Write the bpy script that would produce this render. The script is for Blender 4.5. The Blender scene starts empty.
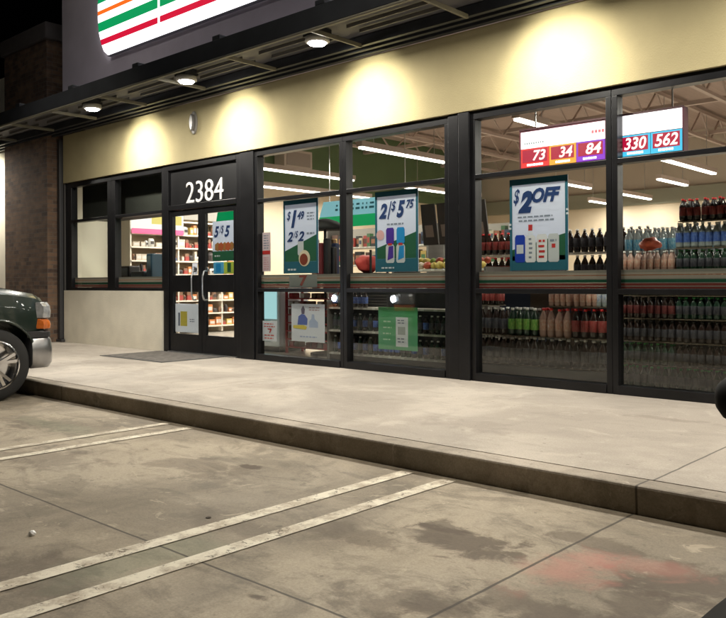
import bpy, bmesh, math, random
from mathutils import Vector, Matrix
random.seed(7)
sc = bpy.context.scene
C = sc.collection
R = math.radians

# ------------------------------------------------------------------ camera
cam = bpy.data.cameras.new('camera'); co = bpy.data.objects.new('camera', cam); C.objects.link(co)
yaw, pitch, roll = 0.7399, 0.0012, -0.0049
fw = Vector((-math.sin(yaw)*math.cos(pitch), math.cos(yaw)*math.cos(pitch), math.sin(pitch)))
rt = Vector((math.cos(yaw), math.sin(yaw), 0)); up = rt.cross(fw)
r2 = rt*math.cos(roll)+up*math.sin(roll); u2 = -rt*math.sin(roll)+up*math.cos(roll)
co.matrix_world = Matrix(((r2.x, u2.x, -fw.x, 0), (r2.y, u2.y, -fw.y, -7.024), (r2.z, u2.z, -fw.z, 1.05), (0, 0, 0, 1)))
cam.sensor_width = 36; cam.lens = 799.5/726*36; cam.shift_y = -28.0/726
cam.clip_start = .05; cam.clip_end = 500
sc.camera = co
# ------------------------------------------------------------------ night sky
w = bpy.data.worlds.new('World'); sc.world = w; w.use_nodes = True
wn = w.node_tree.nodes; bg = wn['Background']
sky = wn.new('ShaderNodeTexSky'); sky.sky_type = 'NISHITA'; sky.sun_disc = False
sky.sun_elevation = R(-4); sky.sun_rotation = R(160)
w.node_tree.links.new(sky.outputs[0], bg.inputs[0]); bg.inputs[1].default_value = .012
sc.view_settings.view_transform = 'Standard'; sc.view_settings.look = 'None'
sc.view_settings.exposure = 0; sc.view_settings.gamma = 1; sc.view_settings.use_curve_mapping = False
sc.cycles.use_denoising = True
sc.cycles.max_bounces = 8; sc.cycles.transparent_max_bounces = 16
sc.cycles.caustics_reflective = False; sc.cycles.caustics_refractive = False
sc.cycles.sample_clamp_indirect = 4

CAN_W, LOT_FILL_W, STRIP_W = 74, 860, 125

# ------------------------------------------------------------------ materials
MATS = {}
def mat(name, col, rough=.6, metal=0, noise=.0, scale=8, bump=0, bscale=60, spec=.5, emit=None, estr=0, col2=None, detail=4, coat=0, scl=None):
    if name in MATS: return MATS[name]
    m = bpy.data.materials.new(name); m.use_nodes = True; MATS[name] = m
    nt = m.node_tree; b = nt.nodes['Principled BSDF']
    c = (*col, 1)
    b.inputs['Base Color'].default_value = c
    b.inputs['Roughness'].default_value = rough; b.inputs['Metallic'].default_value = metal
    b.inputs['Specular IOR Level'].default_value = spec
    b.inputs['Coat Weight'].default_value = coat
    if emit:
        b.inputs['Emission Color'].default_value = (*emit, 1); b.inputs['Emission Strength'].default_value = estr
    if noise or bump:
        tc = nt.nodes.new('ShaderNodeTexCoord'); mp = nt.nodes.new('ShaderNodeMapping')
        nt.links.new(tc.outputs['Object'], mp.inputs[0])
        if scl: mp.inputs['Scale'].default_value = scl
    if noise:
        n = nt.nodes.new('ShaderNodeTexNoise'); n.inputs['Scale'].default_value = scale; n.inputs['Detail'].default_value = detail
        nt.links.new(mp.outputs[0], n.inputs['Vector'])
        cr = nt.nodes.new('ShaderNodeValToRGB'); cr.color_ramp.elements[0].position = .3; cr.color_ramp.elements[1].position = .7
        k = col2 or tuple(x*(1-noise) for x in col)
        cr.color_ramp.elements[0].color = (*k, 1); cr.color_ramp.elements[1].color = c
        nt.links.new(n.outputs[0], cr.inputs[0]); nt.links.new(cr.outputs[0], b.inputs['Base Color'])
    if bump:
        n2 = nt.nodes.new('ShaderNodeTexNoise'); n2.inputs['Scale'].default_value = bscale; n2.inputs['Detail'].default_value = 5
        nt.links.new(mp.outputs[0], n2.inputs['Vector'])
        bp = nt.nodes.new('ShaderNodeBump'); bp.inputs['Strength'].default_value = bump; bp.inputs['Distance'].default_value = .01
        nt.links.new(n2.outputs[0], bp.inputs['Height']); nt.links.new(bp.outputs[0], b.inputs['Normal'])
    return m

def mathn(nt, op, a, b=None, c=None):
    n = nt.nodes.new('ShaderNodeMath'); n.operation = op
    for i, v in enumerate((a, b, c)):
        if v is None: continue
        if isinstance(v, (int, float)): n.inputs[i].default_value = v
        else: nt.links.new(v, n.inputs[i])
    return n.outputs[0]
def glass_mat(name, tint=(.93, .95, .93), refl=1.0):
    m = bpy.data.materials.new(name); m.use_nodes = True; nt = m.node_tree; nt.nodes.clear()
    o = nt.nodes.new('ShaderNodeOutputMaterial'); mx = nt.nodes.new('ShaderNodeMixShader')
    t = nt.nodes.new('ShaderNodeBsdfTransparent'); g = nt.nodes.new('ShaderNodeBsdfGlossy')
    ge = nt.nodes.new('ShaderNodeNewGeometry'); dp = nt.nodes.new('ShaderNodeVectorMath'); dp.operation = 'DOT_PRODUCT'
    nt.links.new(ge.outputs['Normal'], dp.inputs[0]); nt.links.new(ge.outputs['Incoming'], dp.inputs[1])
    cs = mathn(nt, 'ABSOLUTE', dp.outputs['Value'])
    fac = mathn(nt, 'ADD', .04, mathn(nt, 'MULTIPLY', mathn(nt, 'POWER', mathn(nt, 'SUBTRACT', 1, cs), 5), .9))
    t.inputs[0].default_value = (*tint, 1); g.inputs['Roughness'].default_value = .015; g.inputs[0].default_value = (refl, refl, refl, 1)
    nt.links.new(fac, mx.inputs[0]); nt.links.new(t.outputs[0], mx.inputs[1]); nt.links.new(g.outputs[0], mx.inputs[2])
    nt.links.new(mx.outputs[0], o.inputs[0]); return m

def translucent(m, amt, col=None):
    nt = m.node_tree; b = nt.nodes['Principled BSDF']; o = nt.nodes['Material Output']
    t = nt.nodes.new('ShaderNodeBsdfTranslucent'); t.inputs[0].default_value = (*(col or b.inputs['Base Color'].default_value[:3]), 1)
    mx = nt.nodes.new('ShaderNodeMixShader'); mx.inputs[0].default_value = amt
    nt.links.new(b.outputs[0], mx.inputs[1]); nt.links.new(t.outputs[0], mx.inputs[2]); nt.links.new(mx.outputs[0], o.inputs[0]); return m
def emis(name, col, s): return mat(name, (.02, .02, .02), .6, emit=col, estr=s)

def mixc(nt, f, a, b, mode='MIX'):
    n = nt.nodes.new('ShaderNodeMix'); n.data_type = 'RGBA'; n.blend_type = mode
    for idx, v in ((0, f), (6, a), (7, b)):
        if isinstance(v, (int, float)): n.inputs[idx].default_value = v
        elif isinstance(v, tuple): n.inputs[idx].default_value = (*v, 1)
        else: nt.links.new(v, n.inputs[idx])
    return n.outputs[2]
def noise(nt, vec, scale, detail=5, rough=.55, dist=0):
    n = nt.nodes.new('ShaderNodeTexNoise'); n.inputs['Scale'].default_value = scale; n.inputs['Detail'].default_value = detail
    n.inputs['Roughness'].default_value = rough; n.inputs['Distortion'].default_value = dist
    nt.links.new(vec, n.inputs['Vector']); return n.outputs[0]
def step(nt, v, a, b):
    n = nt.nodes.new('ShaderNodeMapRange'); n.interpolation_type = 'SMOOTHSTEP'; nt.links.new(v, n.inputs[0])
    n.inputs[1].default_value = a; n.inputs[2].default_value = b; return n.outputs[0]

def concrete(name, base, dark, stains, lines, streak=1.0, stain_amt=1.0, pink=None, green=None):
    """concrete slab: mottling, tyre streaks, spots, named stains (x,y,rx,ry,strength), joints ('x'|'y', pos)"""
    m = bpy.data.materials.new(name); m.use_nodes = True; nt = m.node_tree; b = nt.nodes['Principled BSDF']
    tc = nt.nodes.new('ShaderNodeTexCoord'); P = tc.outputs['Object']
    sp = nt.nodes.new('ShaderNodeSeparateXYZ'); nt.links.new(P, sp.inputs[0])
    X, Y = sp.outputs[0], sp.outputs[1]
    col = mixc(nt, step(nt, noise(nt, P, .55, 6, .6, .4), .40, .62), dark, base)
    col = mixc(nt, mathn(nt, 'MULTIPLY', step(nt, noise(nt, P, 3.2, 8, .65, .6), .48, .72), .45), col, dark)
    mq = nt.nodes.new('ShaderNodeMapping'); nt.links.new(P, mq.inputs[0]); mq.inputs['Scale'].default_value = (1, 2.2, 1); mq.inputs['Rotation'].default_value = (0, 0, .5)
    col = mixc(nt, mathn(nt, 'MULTIPLY', step(nt, noise(nt, mq.outputs[0], 1.5, 9, .68, 1.2), .5, .66), .55*stain_amt), col, tuple(c*.6 for c in dark))
    col = mixc(nt, mathn(nt, 'MULTIPLY', step(nt, noise(nt, P, 11, 8, .75, .3), .56, .70), .38*stain_amt), col, tuple(c*.55 for c in dark))
    col = mixc(nt, mathn(nt, 'MULTIPLY', step(nt, noise(nt, P, 2.3, 6, .6, .9), .57, .72), .35), col, tuple(min(1, c*1.25) for c in base))
    mp = nt.nodes.new('ShaderNodeMapping'); nt.links.new(P, mp.inputs[0]); mp.inputs['Scale'].default_value = (2.6, .5, 1)
    sk = noise(nt, mp.outputs[0], 1.1, 5, .6, .8)
    col = mixc(nt, mathn(nt, 'MULTIPLY', step(nt, sk, .55, .75), .4*streak), col, tuple(c*.55 for c in dark))
    # fine grain
    col = mixc(nt, .75, col, mixc(nt, noise(nt, P, 90, 6, .8), (.1, .1, .1), (.9, .9, .9)), 'OVERLAY')
    mr = nt.nodes.new('ShaderNodeMapping'); nt.links.new(P, mr.inputs[0]); mr.inputs['Location'].default_value = (7.3, 2.1, 0); mr.inputs['Scale'].default_value = (1, 1.5, 1)
    col = mixc(nt, mathn(nt, 'MULTIPLY', step(nt, noise(nt, mr.outputs[0], 1.25, 12, .72, .7), .53, .60), .38*stain_amt), col, tuple(c*.55 for c in dark))
    col = mixc(nt, mathn(nt, 'MULTIPLY', step(nt, noise(nt, mr.outputs[0], 4.5, 12, .75, .4), .60, .64), .45*stain_amt), col, tuple(c*.42 for c in dark))
    col = mixc(nt, mathn(nt, 'MULTIPLY', step(nt, noise(nt, mr.outputs[0], 2.9, 10, .7, 1.5), .60, .66), .40*stain_amt), col, tuple(min(1, c*1.45) for c in base))
    v2 = nt.nodes.new('ShaderNodeTexVoronoi'); v2.inputs['Scale'].default_value = 11; nt.links.new(P, v2.inputs['Vector'])
    c2 = nt.nodes.new('ShaderNodeSeparateColor'); nt.links.new(v2.outputs['Color'], c2.inputs[0])
    sp2 = mathn(nt, 'MULTIPLY', mathn(nt, 'SUBTRACT', 1, step(nt, mathn(nt, 'ADD', v2.outputs['Distance'], mathn(nt, 'MULTIPLY', noise(nt, P, 40, 2), .1)), .12, .17)), step(nt, c2.outputs[1], .80, .85))
    col = mixc(nt, mathn(nt, 'MULTIPLY', sp2, .55), col, tuple(c*.3 for c in dark))
    # little gum and oil spots
    vo = nt.nodes.new('ShaderNodeTexVoronoi'); vo.inputs['Scale'].default_value = 3.1; vo.inputs['Randomness'].default_value = 1
    nt.links.new(P, vo.inputs['Vector'])
    spot = mathn(nt, 'SUBTRACT', 1, step(nt, mathn(nt, 'ADD', vo.outputs['Distance'], mathn(nt, 'MULTIPLY', noise(nt, P, 14, 2), .12)), .085, .12))
    vc = nt.nodes.new('ShaderNodeSeparateColor'); nt.links.new(vo.outputs['Color'], vc.inputs[0])
    spot = mathn(nt, 'MULTIPLY', spot, step(nt, vc.outputs[0], .72, .78))
    col = mixc(nt, mathn(nt, 'MULTIPLY', spot, .5), col, tuple(c*.35 for c in dark))
    wob = noise(nt, P, 3.5, 6, .65, .5)
    for (x, y, rx, ry, s) in stains:
        dx = mathn(nt, 'DIVIDE', mathn(nt, 'SUBTRACT', X, x), rx); dy = mathn(nt, 'DIVIDE', mathn(nt, 'SUBTRACT', Y, y), ry)
        d = mathn(nt, 'SQRT', mathn(nt, 'ADD', mathn(nt, 'MULTIPLY', dx, dx), mathn(nt, 'MULTIPLY', dy, dy)))
        d = mathn(nt, 'ADD', d, mathn(nt, 'MULTIPLY', mathn(nt, 'SUBTRACT', wob, .5), 3.6))
        k = mathn(nt, 'MULTIPLY', mathn(nt, 'SUBTRACT', 1, step(nt, d, .35, .85)), min(1, s*.95))
        col = mixc(nt, k, col, (dark[0]*.36, dark[1]*.30, dark[2]*.27))
    for spec, tint in ((pink, (.50, .20, .16)), (green, (.16, .21, .13))):
        if not spec: continue
        for (x, y, rx, ry, s) in spec:
            dx = mathn(nt, 'DIVIDE', mathn(nt, 'SUBTRACT', X, x), rx); dy = mathn(nt, 'DIVIDE', mathn(nt, 'SUBTRACT', Y, y), ry)
            d = mathn(nt, 'SQRT', mathn(nt, 'ADD', mathn(nt, 'MULTIPLY', dx, dx), mathn(nt, 'MULTIPLY', dy, dy)))
            d = mathn(nt, 'ADD', d, mathn(nt, 'MULTIPLY', mathn(nt, 'SUBTRACT', wob, .5), 2.6))
            col = mixc(nt, mathn(nt, 'MULTIPLY', mathn(nt, 'SUBTRACT', 1, step(nt, d, .3, 1.05)), s*.62), col, tint)
    for ax, pos, wd in lines:
        v = mathn(nt, 'ADD', (X if ax == 'x' else Y), mathn(nt, 'MULTIPLY', mathn(nt, 'SUBTRACT', noise(nt, P, 5, 3), .5), .012))
        d = mathn(nt, 'ABSOLUTE', mathn(nt, 'SUBTRACT', v, pos))
        k = mathn(nt, 'SUBTRACT', 1, step(nt, d, wd*.4, wd))
        col = mixc(nt, mathn(nt, 'MULTIPLY', k, .85), col, tuple(c*.16 for c in dark))
    nt.links.new(col, b.inputs['Base Color'])
    nt.links.new(step(nt, sk, .3, .8), b.inputs['Roughness'])
    rr = nt.nodes.new('ShaderNodeMapRange'); nt.links.new(noise(nt, P, 1.3, 5), rr.inputs[0]); rr.inputs[3].default_value = .55; rr.inputs[4].default_value = .9
    nt.links.new(rr.outputs[0], b.inputs['Roughness'])
    bp = nt.nodes.new('ShaderNodeBump'); bp.inputs['Strength'].default_value = .35; bp.inputs['Distance'].default_value = .004
    nt.links.new(mathn(nt, 'ADD', noise(nt, P, 45, 6, .7), mathn(nt, 'MULTIPLY', noise(nt, P, 6, 4), 2)), bp.inputs['Height']); nt.links.new(bp.outputs[0], b.inputs['Normal'])
    return m

# ------------------------------------------------------------------ mesh helpers
class MB:
    def __init__(s): s.v = []; s.f = []; s.mi = []
    def box(s, x0, x1, y0, y1, z0, z1, m=0):
        n = len(s.v)
        s.v += [(x0, y0, z0), (x1, y0, z0), (x1, y1, z0), (x0, y1, z0), (x0, y0, z1), (x1, y0, z1), (x1, y1, z1), (x0, y1, z1)]
        for q in ((0, 3, 2, 1), (4, 5, 6, 7), (0, 1, 5, 4), (1, 2, 6, 5), (2, 3, 7, 6), (3, 0, 4, 7)):
            s.f.append(tuple(n+i for i in q)); s.mi.append(m)
        return s
    def bar(s, a, b, wd, h=None, m=0):
        h = h or wd; a = Vector(a); b = Vector(b); d = (b-a).normalized()
        u = d.cross(Vector((0, 0, 1)));
        if u.length < .01: u = Vector((1, 0, 0))
        u.normalize(); v = u.cross(d).normalized(); n = len(s.v)
        for p in (a, b):
            for i, j in ((-1, -1), (1, -1), (1, 1), (-1, 1)): s.v.append(tuple(p+u*i*wd/2+v*j*h/2))
        for q in ((0, 3, 2, 1), (4, 5, 6, 7), (0, 1, 5, 4), (1, 2, 6, 5), (2, 3, 7, 6), (3, 0, 4, 7)):
            s.f.append(tuple(n+i for i in q)); s.mi.append(m)
        return s
    def lathe(s, prof, c=(0, 0, 0), seg=14, axis='z', m=0, mats=None, cap=True):
        n = len(s.v)
        for (r, z) in prof:
            for i in range(seg):
                a = 2*math.pi*i/seg; p = (r*math.cos(a), r*math.sin(a), z)
                if axis == 'x': p = (p[2], p[0], p[1])
                if axis == 'y': p = (p[0], p[2], p[1])
                s.v.append((c[0]+p[0], c[1]+p[1], c[2]+p[2]))
        for k in range(len(prof)-1):
            for i in range(seg):
                j = (i+1) % seg
                s.f.append((n+k*seg+i, n+k*seg+j, n+(k+1)*seg+j, n+(k+1)*seg+i)); s.mi.append(mats[k] if mats else m)
        if not cap: return s
        s.f.append(tuple(n+i for i in range(seg))[::-1]); s.mi.append(mats[0] if mats else m)
        s.f.append(tuple(n+(len(prof)-1)*seg+i for i in range(seg))); s.mi.append(mats[-1] if mats else m)
        return s
    def prism(s, pts, y0, y1, m=0):
        """polygon in x,z extruded along y"""
        n = len(s.v); k = len(pts)
        for y in (y0, y1): s.v += [(p[0], y, p[1]) for p in pts]
        s.f.append(tuple(n+i for i in range(k))); s.f.append(tuple(n+k+i for i in range(k))[::-1]); s.mi += [m, m]
        for i in range(k):
            j = (i+1) % k; s.f.append((n+i, n+k+i, n+k+j, n+j)); s.mi.append(m)
        return s
    def loft(s, rings, m=0, cap=True, closed=True):
        n = len(s.v); k = len(rings[0])
        for r in rings: s.v += [tuple(p) for p in r]
        for a in range(len(rings)-1):
            for i in range(k if closed else k-1):
                j = (i+1) % k; s.f.append((n+a*k+i, n+a*k+j, n+(a+1)*k+j, n+(a+1)*k+i)); s.mi.append(m)
        if cap:
            s.f.append(tuple(n+i for i in range(k))[::-1]); s.f.append(tuple(n+(len(rings)-1)*k+i for i in range(k))); s.mi += [m, m]
        return s
    def mesh(s, name, mats):
        me = bpy.data.meshes.new(name); me.from_pydata(s.v, [], s.f)
        for q in (mats if isinstance(mats, (list, tuple)) else [mats]): me.materials.append(q)
        me.polygons.foreach_set('material_index', s.mi)
        bm = bmesh.new(); bm.from_mesh(me); bmesh.ops.recalc_face_normals(bm, faces=bm.faces); bm.to_mesh(me); bm.free()
        me.update(); return me
    def build(s, name, mats, parent=None, smooth=False, bevel=0, off=None):
        o = bpy.data.objects.new(name, s.mesh(name, mats)); C.objects.link(o)
        if parent: o.parent = parent
        if smooth:
            for p in o.data.polygons: p.use_smooth = True
        if bevel:
            md = o.modifiers.new('b', 'BEVEL'); md.width = bevel; md.segments = 2; md.limit_method = 'ANGLE'
        return o

def tag(o, label=None, cat=None, group=None, kind=None):
    if label: o['label'] = label
    if cat: o['category'] = cat
    if group: o['group'] = group
    if kind: o['kind'] = kind
    return o
def empty(name, loc, label=None, cat=None, group=None, rz=0, kind=None):
    o = bpy.data.objects.new(name, None); C.objects.link(o); o.location = loc; o.rotation_euler.z = rz; o.empty_display_size = .2
    return tag(o, label, cat, group, kind)
def copy_tree(o, parent=None):
    c = o.copy(); C.objects.link(c)
    if parent: c.parent = parent
    for ch in [x for x in C.objects if x.parent == o]: copy_tree(ch, c)
    return c
KIDS = {}
def fast_copy(o, loc, label=None, group=None, kids=None, rz=None):
    c = o.copy(); C.objects.link(c); c.location = loc
    if rz is not None: c.rotation_euler.z = rz
    for k in kids or []:
        d = k.copy(); C.objects.link(d); d.parent = c
    if label: c['label'] = label
    if group: c['group'] = group
    return c

TXT = bpy.data.curves
def text(body, name, m, x0, x1, z0, z1, y, parent=None, shear=0, bold=0, depth=.0006, loc0=(0, 0, 0)):
    """flat lettering facing -y, fitted into the box x0..x1, z0..z1 (world), parent at loc0"""
    cu = TXT.new('lettering', 'FONT'); cu.body = body; cu.shear = shear; cu.offset = bold; cu.extrude = .001; cu.resolution_u = 3
    t = bpy.data.objects.new('tmp', cu); C.objects.link(t)
    dg = bpy.context.evaluated_depsgraph_get(); me = bpy.data.meshes.new_from_object(t.evaluated_get(dg))
    bpy.data.objects.remove(t)
    xs = [v.co.x for v in me.vertices]; ys = [v.co.y for v in me.vertices]
    ax, bx, ay, by = min(xs), max(xs), min(ys), max(ys)
    for v in me.vertices:
        u = (v.co.x-ax)/(bx-ax); h = (v.co.y-ay)/(by-ay); d = depth if v.co.z > 0 else 0
        v.co = (x0+u*(x1-x0)-loc0[0], y-d-loc0[1], z0+h*(z1-z0)-loc0[2])
    me.materials.clear(); me.materials.append(m)
    o = bpy.data.objects.new(name, me); C.objects.link(o)
    if parent: o.parent = parent
    return o

# shared materials
STUC = mat('stucco', (.42, .36, .20), .9, noise=.14, scale=2.2, bump=.35, bscale=70)
STUC2 = mat('pale_stucco', (.80, .75, .62), .9, noise=.14, scale=3, bump=.3, bscale=70)
ALU = mat('dark_bronze_aluminium', (.014, .014, .016), .36, .35, noise=.45, scale=3, bump=.08, bscale=14)
GLS = glass_mat('shop_glass')
STEEL = mat('brushed_steel', (.6, .6, .6), .3, 1)
BLK = mat('black_panel', (.012, .012, .013), .35)
WHT = mat('white_paint', (.8, .8, .8), .5)
DKST = mat('dark_canopy_steel', (.028, .031, .038), .5, .3, noise=.3, scale=4)
CRST = mat('cream_canopy_bar', (.17, .16, .125), .5, .1, noise=.2, scale=6)
DKST2 = mat('purlin_grey', (.13, .125, .115), .5, .2)
LAMP = emis('lamp_white', (1, .97, .9), 60)
TUBE = emis('tube_white', (1, .93, .82), 9)

# ------------------------------------------------------------------ ground
def sheet(name, m, x0, x1, y0, y1, z, zb=None):
    mb = MB(); mb.box(x0, x1, y0, y1, zb if zb is not None else z-.1, z); o = mb.build(name, m); tag(o, kind='structure'); return o
LOT = concrete('lot_concrete', (.365, .312, .235), (.205, .172, .127),
    [(-2.15, -4.0, .45, .22, .85), (-2.35, -3.86, .2, .1, .7), (-1.75, -4.75, .2, .3, .6), (-1.25, -4.2, .2, .25, .7), (-1.15, -3.85, .38, .30, .85), (-1.6, -3.62, .5, .12, .6), (-1.5, -4.45, .4, .2, .6), (-2.6, -4.25, .35, .15, .5), (-4.3, -3.9, .55, .3, .5), (-4.05, -3.68, .13, .05, .95), (-1.95, -4.75, .3, .22, .55),
     (-3.2, -5.5, .5, .22, .5), (-5.3, -4.4, .6, .35, .45), (-3.15, -4.55, .5, .18, .35), (-6.7, -3.9, .7, .3, .4), (-2.35, -5.05, .09, .04, .9), (-3.25, -4.5, .05, .03, .9), (-1.35, -4.45, .35, .3, .5)],
    [('y', -4.962, .009), ('x', -1.75, .010), ('y', -9.6, .01), ('x', 2.9, .01), ('x', -10.9, .01)],
    pink=[(-1.62, -4.02, .20, .36, .75), (-1.36, -3.74, .24, .14, .5)], green=[(-3.05, -5.1, .22, .5, .45), (-6.3, -3.8, .8, .2, .35)])
sheet('parking_lot', LOT, -60, 40, -70, -3.063, -.148, -.4)
SW = concrete('sidewalk_concrete', (.43, .385, .33), (.31, .275, .235), [(-2.3, -1.0, .5, .12, .3), (-6.2, -1.7, .6, .3, .2), (-3.4, -2.2, .5, .3, .2), (-9.2, -1.5, 1.2, .5, .2)],
    [('x', -1.71, .009), ('x', -6.5, .005), ('x', 3.1, .009), ('x', -12.6, .008)], streak=.45, stain_amt=.4)
sheet('sidewalk', SW, -60, 40, -2.889, .0, 0, -.4)
KB = concrete('kerb_concrete', (.40, .35, .29), (.26, .225, .18), [(-1.45, -3, .05, .1, .35)], [('x', -1.73, .009), ('x', -7.8, .007), ('x', 3.1, .009)], streak=1)
ko = MB()
ko.box(-60, 40, -3.063, -2.895, -.4, .001); ko = ko.build('kerb', KB, bevel=.014); tag(ko, kind='structure')

def paint_mat():
    m = bpy.data.materials.new('worn_line_paint'); m.use_nodes = True; nt = m.node_tree; b = nt.nodes['Principled BSDF']
    tc = nt.nodes.new('ShaderNodeTexCoord'); P = tc.outputs['Object']
    c = mixc(nt, step(nt, noise(nt, P, 6, 10, .75), .42, .62), (.70, .65, .53), (.40, .34, .26))
    nt.links.new(c, b.inputs['Base Color']); b.inputs['Roughness'].default_value = .7
    tr = nt.nodes.new('ShaderNodeBsdfTransparent'); mx = nt.nodes.new('ShaderNodeMixShader')
    k = step(nt, noise(nt, P, 17, 12, .8, .6), .545, .62)
    nt.links.new(mathn(nt, 'MULTIPLY', k, .85), mx.inputs[0]); nt.links.new(b.outputs[0], mx.inputs[1]); nt.links.new(tr.outputs[0], mx.inputs[2])
    nt.links.new(mx.outputs[0], nt.nodes['Material Output'].inputs[0]); return m
PAINT = paint_mat()
for xc, wd in ((-3.185, .096), (-2.865, .096), (-5.822, .09), (-5.50, .09), (-.45, .096), (-.13, .096), (2.3, .096), (2.6, .096)):
    mb = MB(); n = 14; ys = [-3.12-i*5.6/n for i in range(n+1)]
    rings = [[(xc-wd/2+random.uniform(-.003, .003), y, -.1435), (xc+wd/2+random.uniform(-.003, .003), y, -.1435)] for y in ys]
    mb.loft(rings, cap=False, closed=False); o = mb.build('parking_stripe', PAINT); tag(o, kind='structure')

# doormat and pebble
MATM = mat('rubber_mat', (.16, .145, .13), .95, noise=.5, scale=10, bump=.8, bscale=120)
mo = empty('doormat', (-9.83, -.54, 0), 'flat dark grey rubber mat lying on the sidewalk before the double glass door', 'doormat')
MB().box(-.74, .74, -.46, .46, .001, .010).build('mat_field', MATM, mo, bevel=.004)
e = MB(); e.box(-.79, .79, -.51, -.465, .001, .007); e.box(-.79, .79, .465, .51, .001, .007); e.box(-.79, -.745, -.465, .465, .001, .007); e.box(.745, .79, -.465, .465, .001, .007)
e.build('mat_border', mat('mat_edge', (.07, .07, .07), .8), mo)
def blob(name, loc, r, m, sq=.6, seed=1, parent=None):
    from mathutils import noise as mn
    bm = bmesh.new(); bmesh.ops.create_icosphere(bm, subdivisions=3, radius=1); o3 = Vector((seed*3.7, seed*1.3, 0))
    a = .12 if name == 'fruit' else .24
    for v in bm.verts:
        v.co *= r*(1+a*mn.noise(v.co*1.6+o3)+a*.6*mn.noise(v.co*4+o3)); v.co.z *= sq
    me = bpy.data.meshes.new(name); bm.to_mesh(me); bm.free(); me.materials.append(m)
    for p in me.polygons: p.use_smooth = name != 'crumpled_paper'
    o = bpy.data.objects.new(name, me); C.objects.link(o); o.location = loc
    if parent: o.parent = parent
    return o
tag(blob('crumpled_paper', (-3.73, -5.28, -.137), .016, WHT, .8), 'small crumpled white scrap on the parking lot left of the near stripes', 'litter')
for i, (x, y, lb) in enumerate([(-3.98, -5.55, 'dark flattened scrap on the lot below the white scrap'), (-3.33, -4.55, 'dark speck lying between the near pair of painted stripes')]):
    tag(blob('dark_scrap', (x, y, -.145), .014, mat('dirt_brown', (.05, .04, .03), .9), .18, 3+i), lb, 'litter', 'dark scraps on the lot')

# ------------------------------------------------------------------ store building
B = empty('store_building', (-5, 0, 0), 'single storey corner shop with cream stucco front and dark framed windows', 'building')
def bl(mb, name, m, bevel=0, parent=None, smooth=False):   # building mesh in world coordinates
    o = mb.build(name, m, parent or B, bevel=bevel, smooth=smooth)
    if not parent: o.location = (5, 0, 0)
    return o
XR = 7.6
bl(MB().box(-13.66, XR, -.04, .16, 2.852, 3.70), 'header_wall', STUC)
bl(MB().box(-13.66, -13.285, -.0, .25, 3.79, 6.9), 'parapet_return', mat('dark_reveal', (.05, .047, .045), .7))
bl(MB().box(-13.66, -10.565, -.035, .16, 0.001, .925), 'lower_wall', STUC2)
PAR = mat('parapet_stucco', (.55, .50, .56), .9, noise=.15, scale=2, bump=.3, bscale=60)
bl(MB().box(-13.28, XR, -.24, .25, 3.79, 7.0), 'parapet_wall', PAR)
bl(MB().box(-13.33, XR, -.27, .3, 7.002, 7.1), 'parapet_cap', DKST)
# brick pier
bm_ = bpy.data.materials.new('brown_brick'); bm_.use_nodes = True; nt = bm_.node_tree; b = nt.nodes['Principled BSDF']
tc = nt.nodes.new('ShaderNodeTexCoord'); sp = nt.nodes.new('ShaderNodeSeparateXYZ'); nt.links.new(tc.outputs['Object'], sp.inputs[0])
cb = nt.nodes.new('ShaderNodeCombineXYZ'); nt.links.new(mathn(nt, 'ADD', sp.outputs[0], sp.outputs[1]), cb.inputs[0]); nt.links.new(sp.outputs[2], cb.inputs[1])
bk = nt.nodes.new('ShaderNodeTexBrick'); nt.links.new(cb.outputs[0], bk.inputs['Vector']); bk.inputs['Scale'].default_value = 1
bk.inputs['Brick Width'].default_value = .21; bk.inputs['Row Height'].default_value = .073; bk.inputs['Mortar Size'].default_value = .006
bk.inputs['Color1'].default_value = (.16, .095, .06, 1); bk.inputs['Color2'].default_value = (.055, .035, .028, 1); bk.inputs['Mortar'].default_value = (.11, .095, .08, 1)
nt.links.new(mixc(nt, step(nt, noise(nt, cb.outputs[0], 5, 5), .4, .7), bk.outputs[0], mixc(nt, .5, bk.outputs[0], (.24, .15, .09))), b.inputs['Base Color']); b.inputs['Roughness'].default_value = .9
bp = nt.nodes.new('ShaderNodeBump'); bp.inputs['Strength'].default_value = .8; bp.inputs['Distance'].default_value = .012
nt.links.new(mathn(nt, 'SUBTRACT', mathn(nt, 'MULTIPLY', noise(nt, cb.outputs[0], 30, 4), .5), bk.outputs['Fac']), bp.inputs['Height']); nt.links.new(bp.outputs[0], b.inputs['Normal'])
BRICK = bm_
bl(MB().box(-15.53, -13.80, -.27, .25, 0.001, 5.42), 'brick_pier', BRICK)
bl(MB().box(-15.60, -13.72, -.33, .3, 5.422, 5.72), 'pier_cap', mat('pier_cap_stone', (.10, .09, .09), .8, noise=.2, scale=5), bevel=.02)
bl(MB().box(-13.795, -13.665, -.02, .2, 0.001, 3.66), 'corner_reveal', mat('dark_reveal', (.05, .047, .045), .7))
bl(MB().box(-13.80, -13.60, -.12, -.045, .002, .05).box(-13.77, -13.68, -.1, -.03, .052, 3.64), 'downpipe', mat('dark_pipe', (.035, .035, .037), .5), bevel=.01)
bl(MB().box(-24, -15.535, .0, .25, 0.001, 5.2), 'side_wall_front', STUC2)
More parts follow.
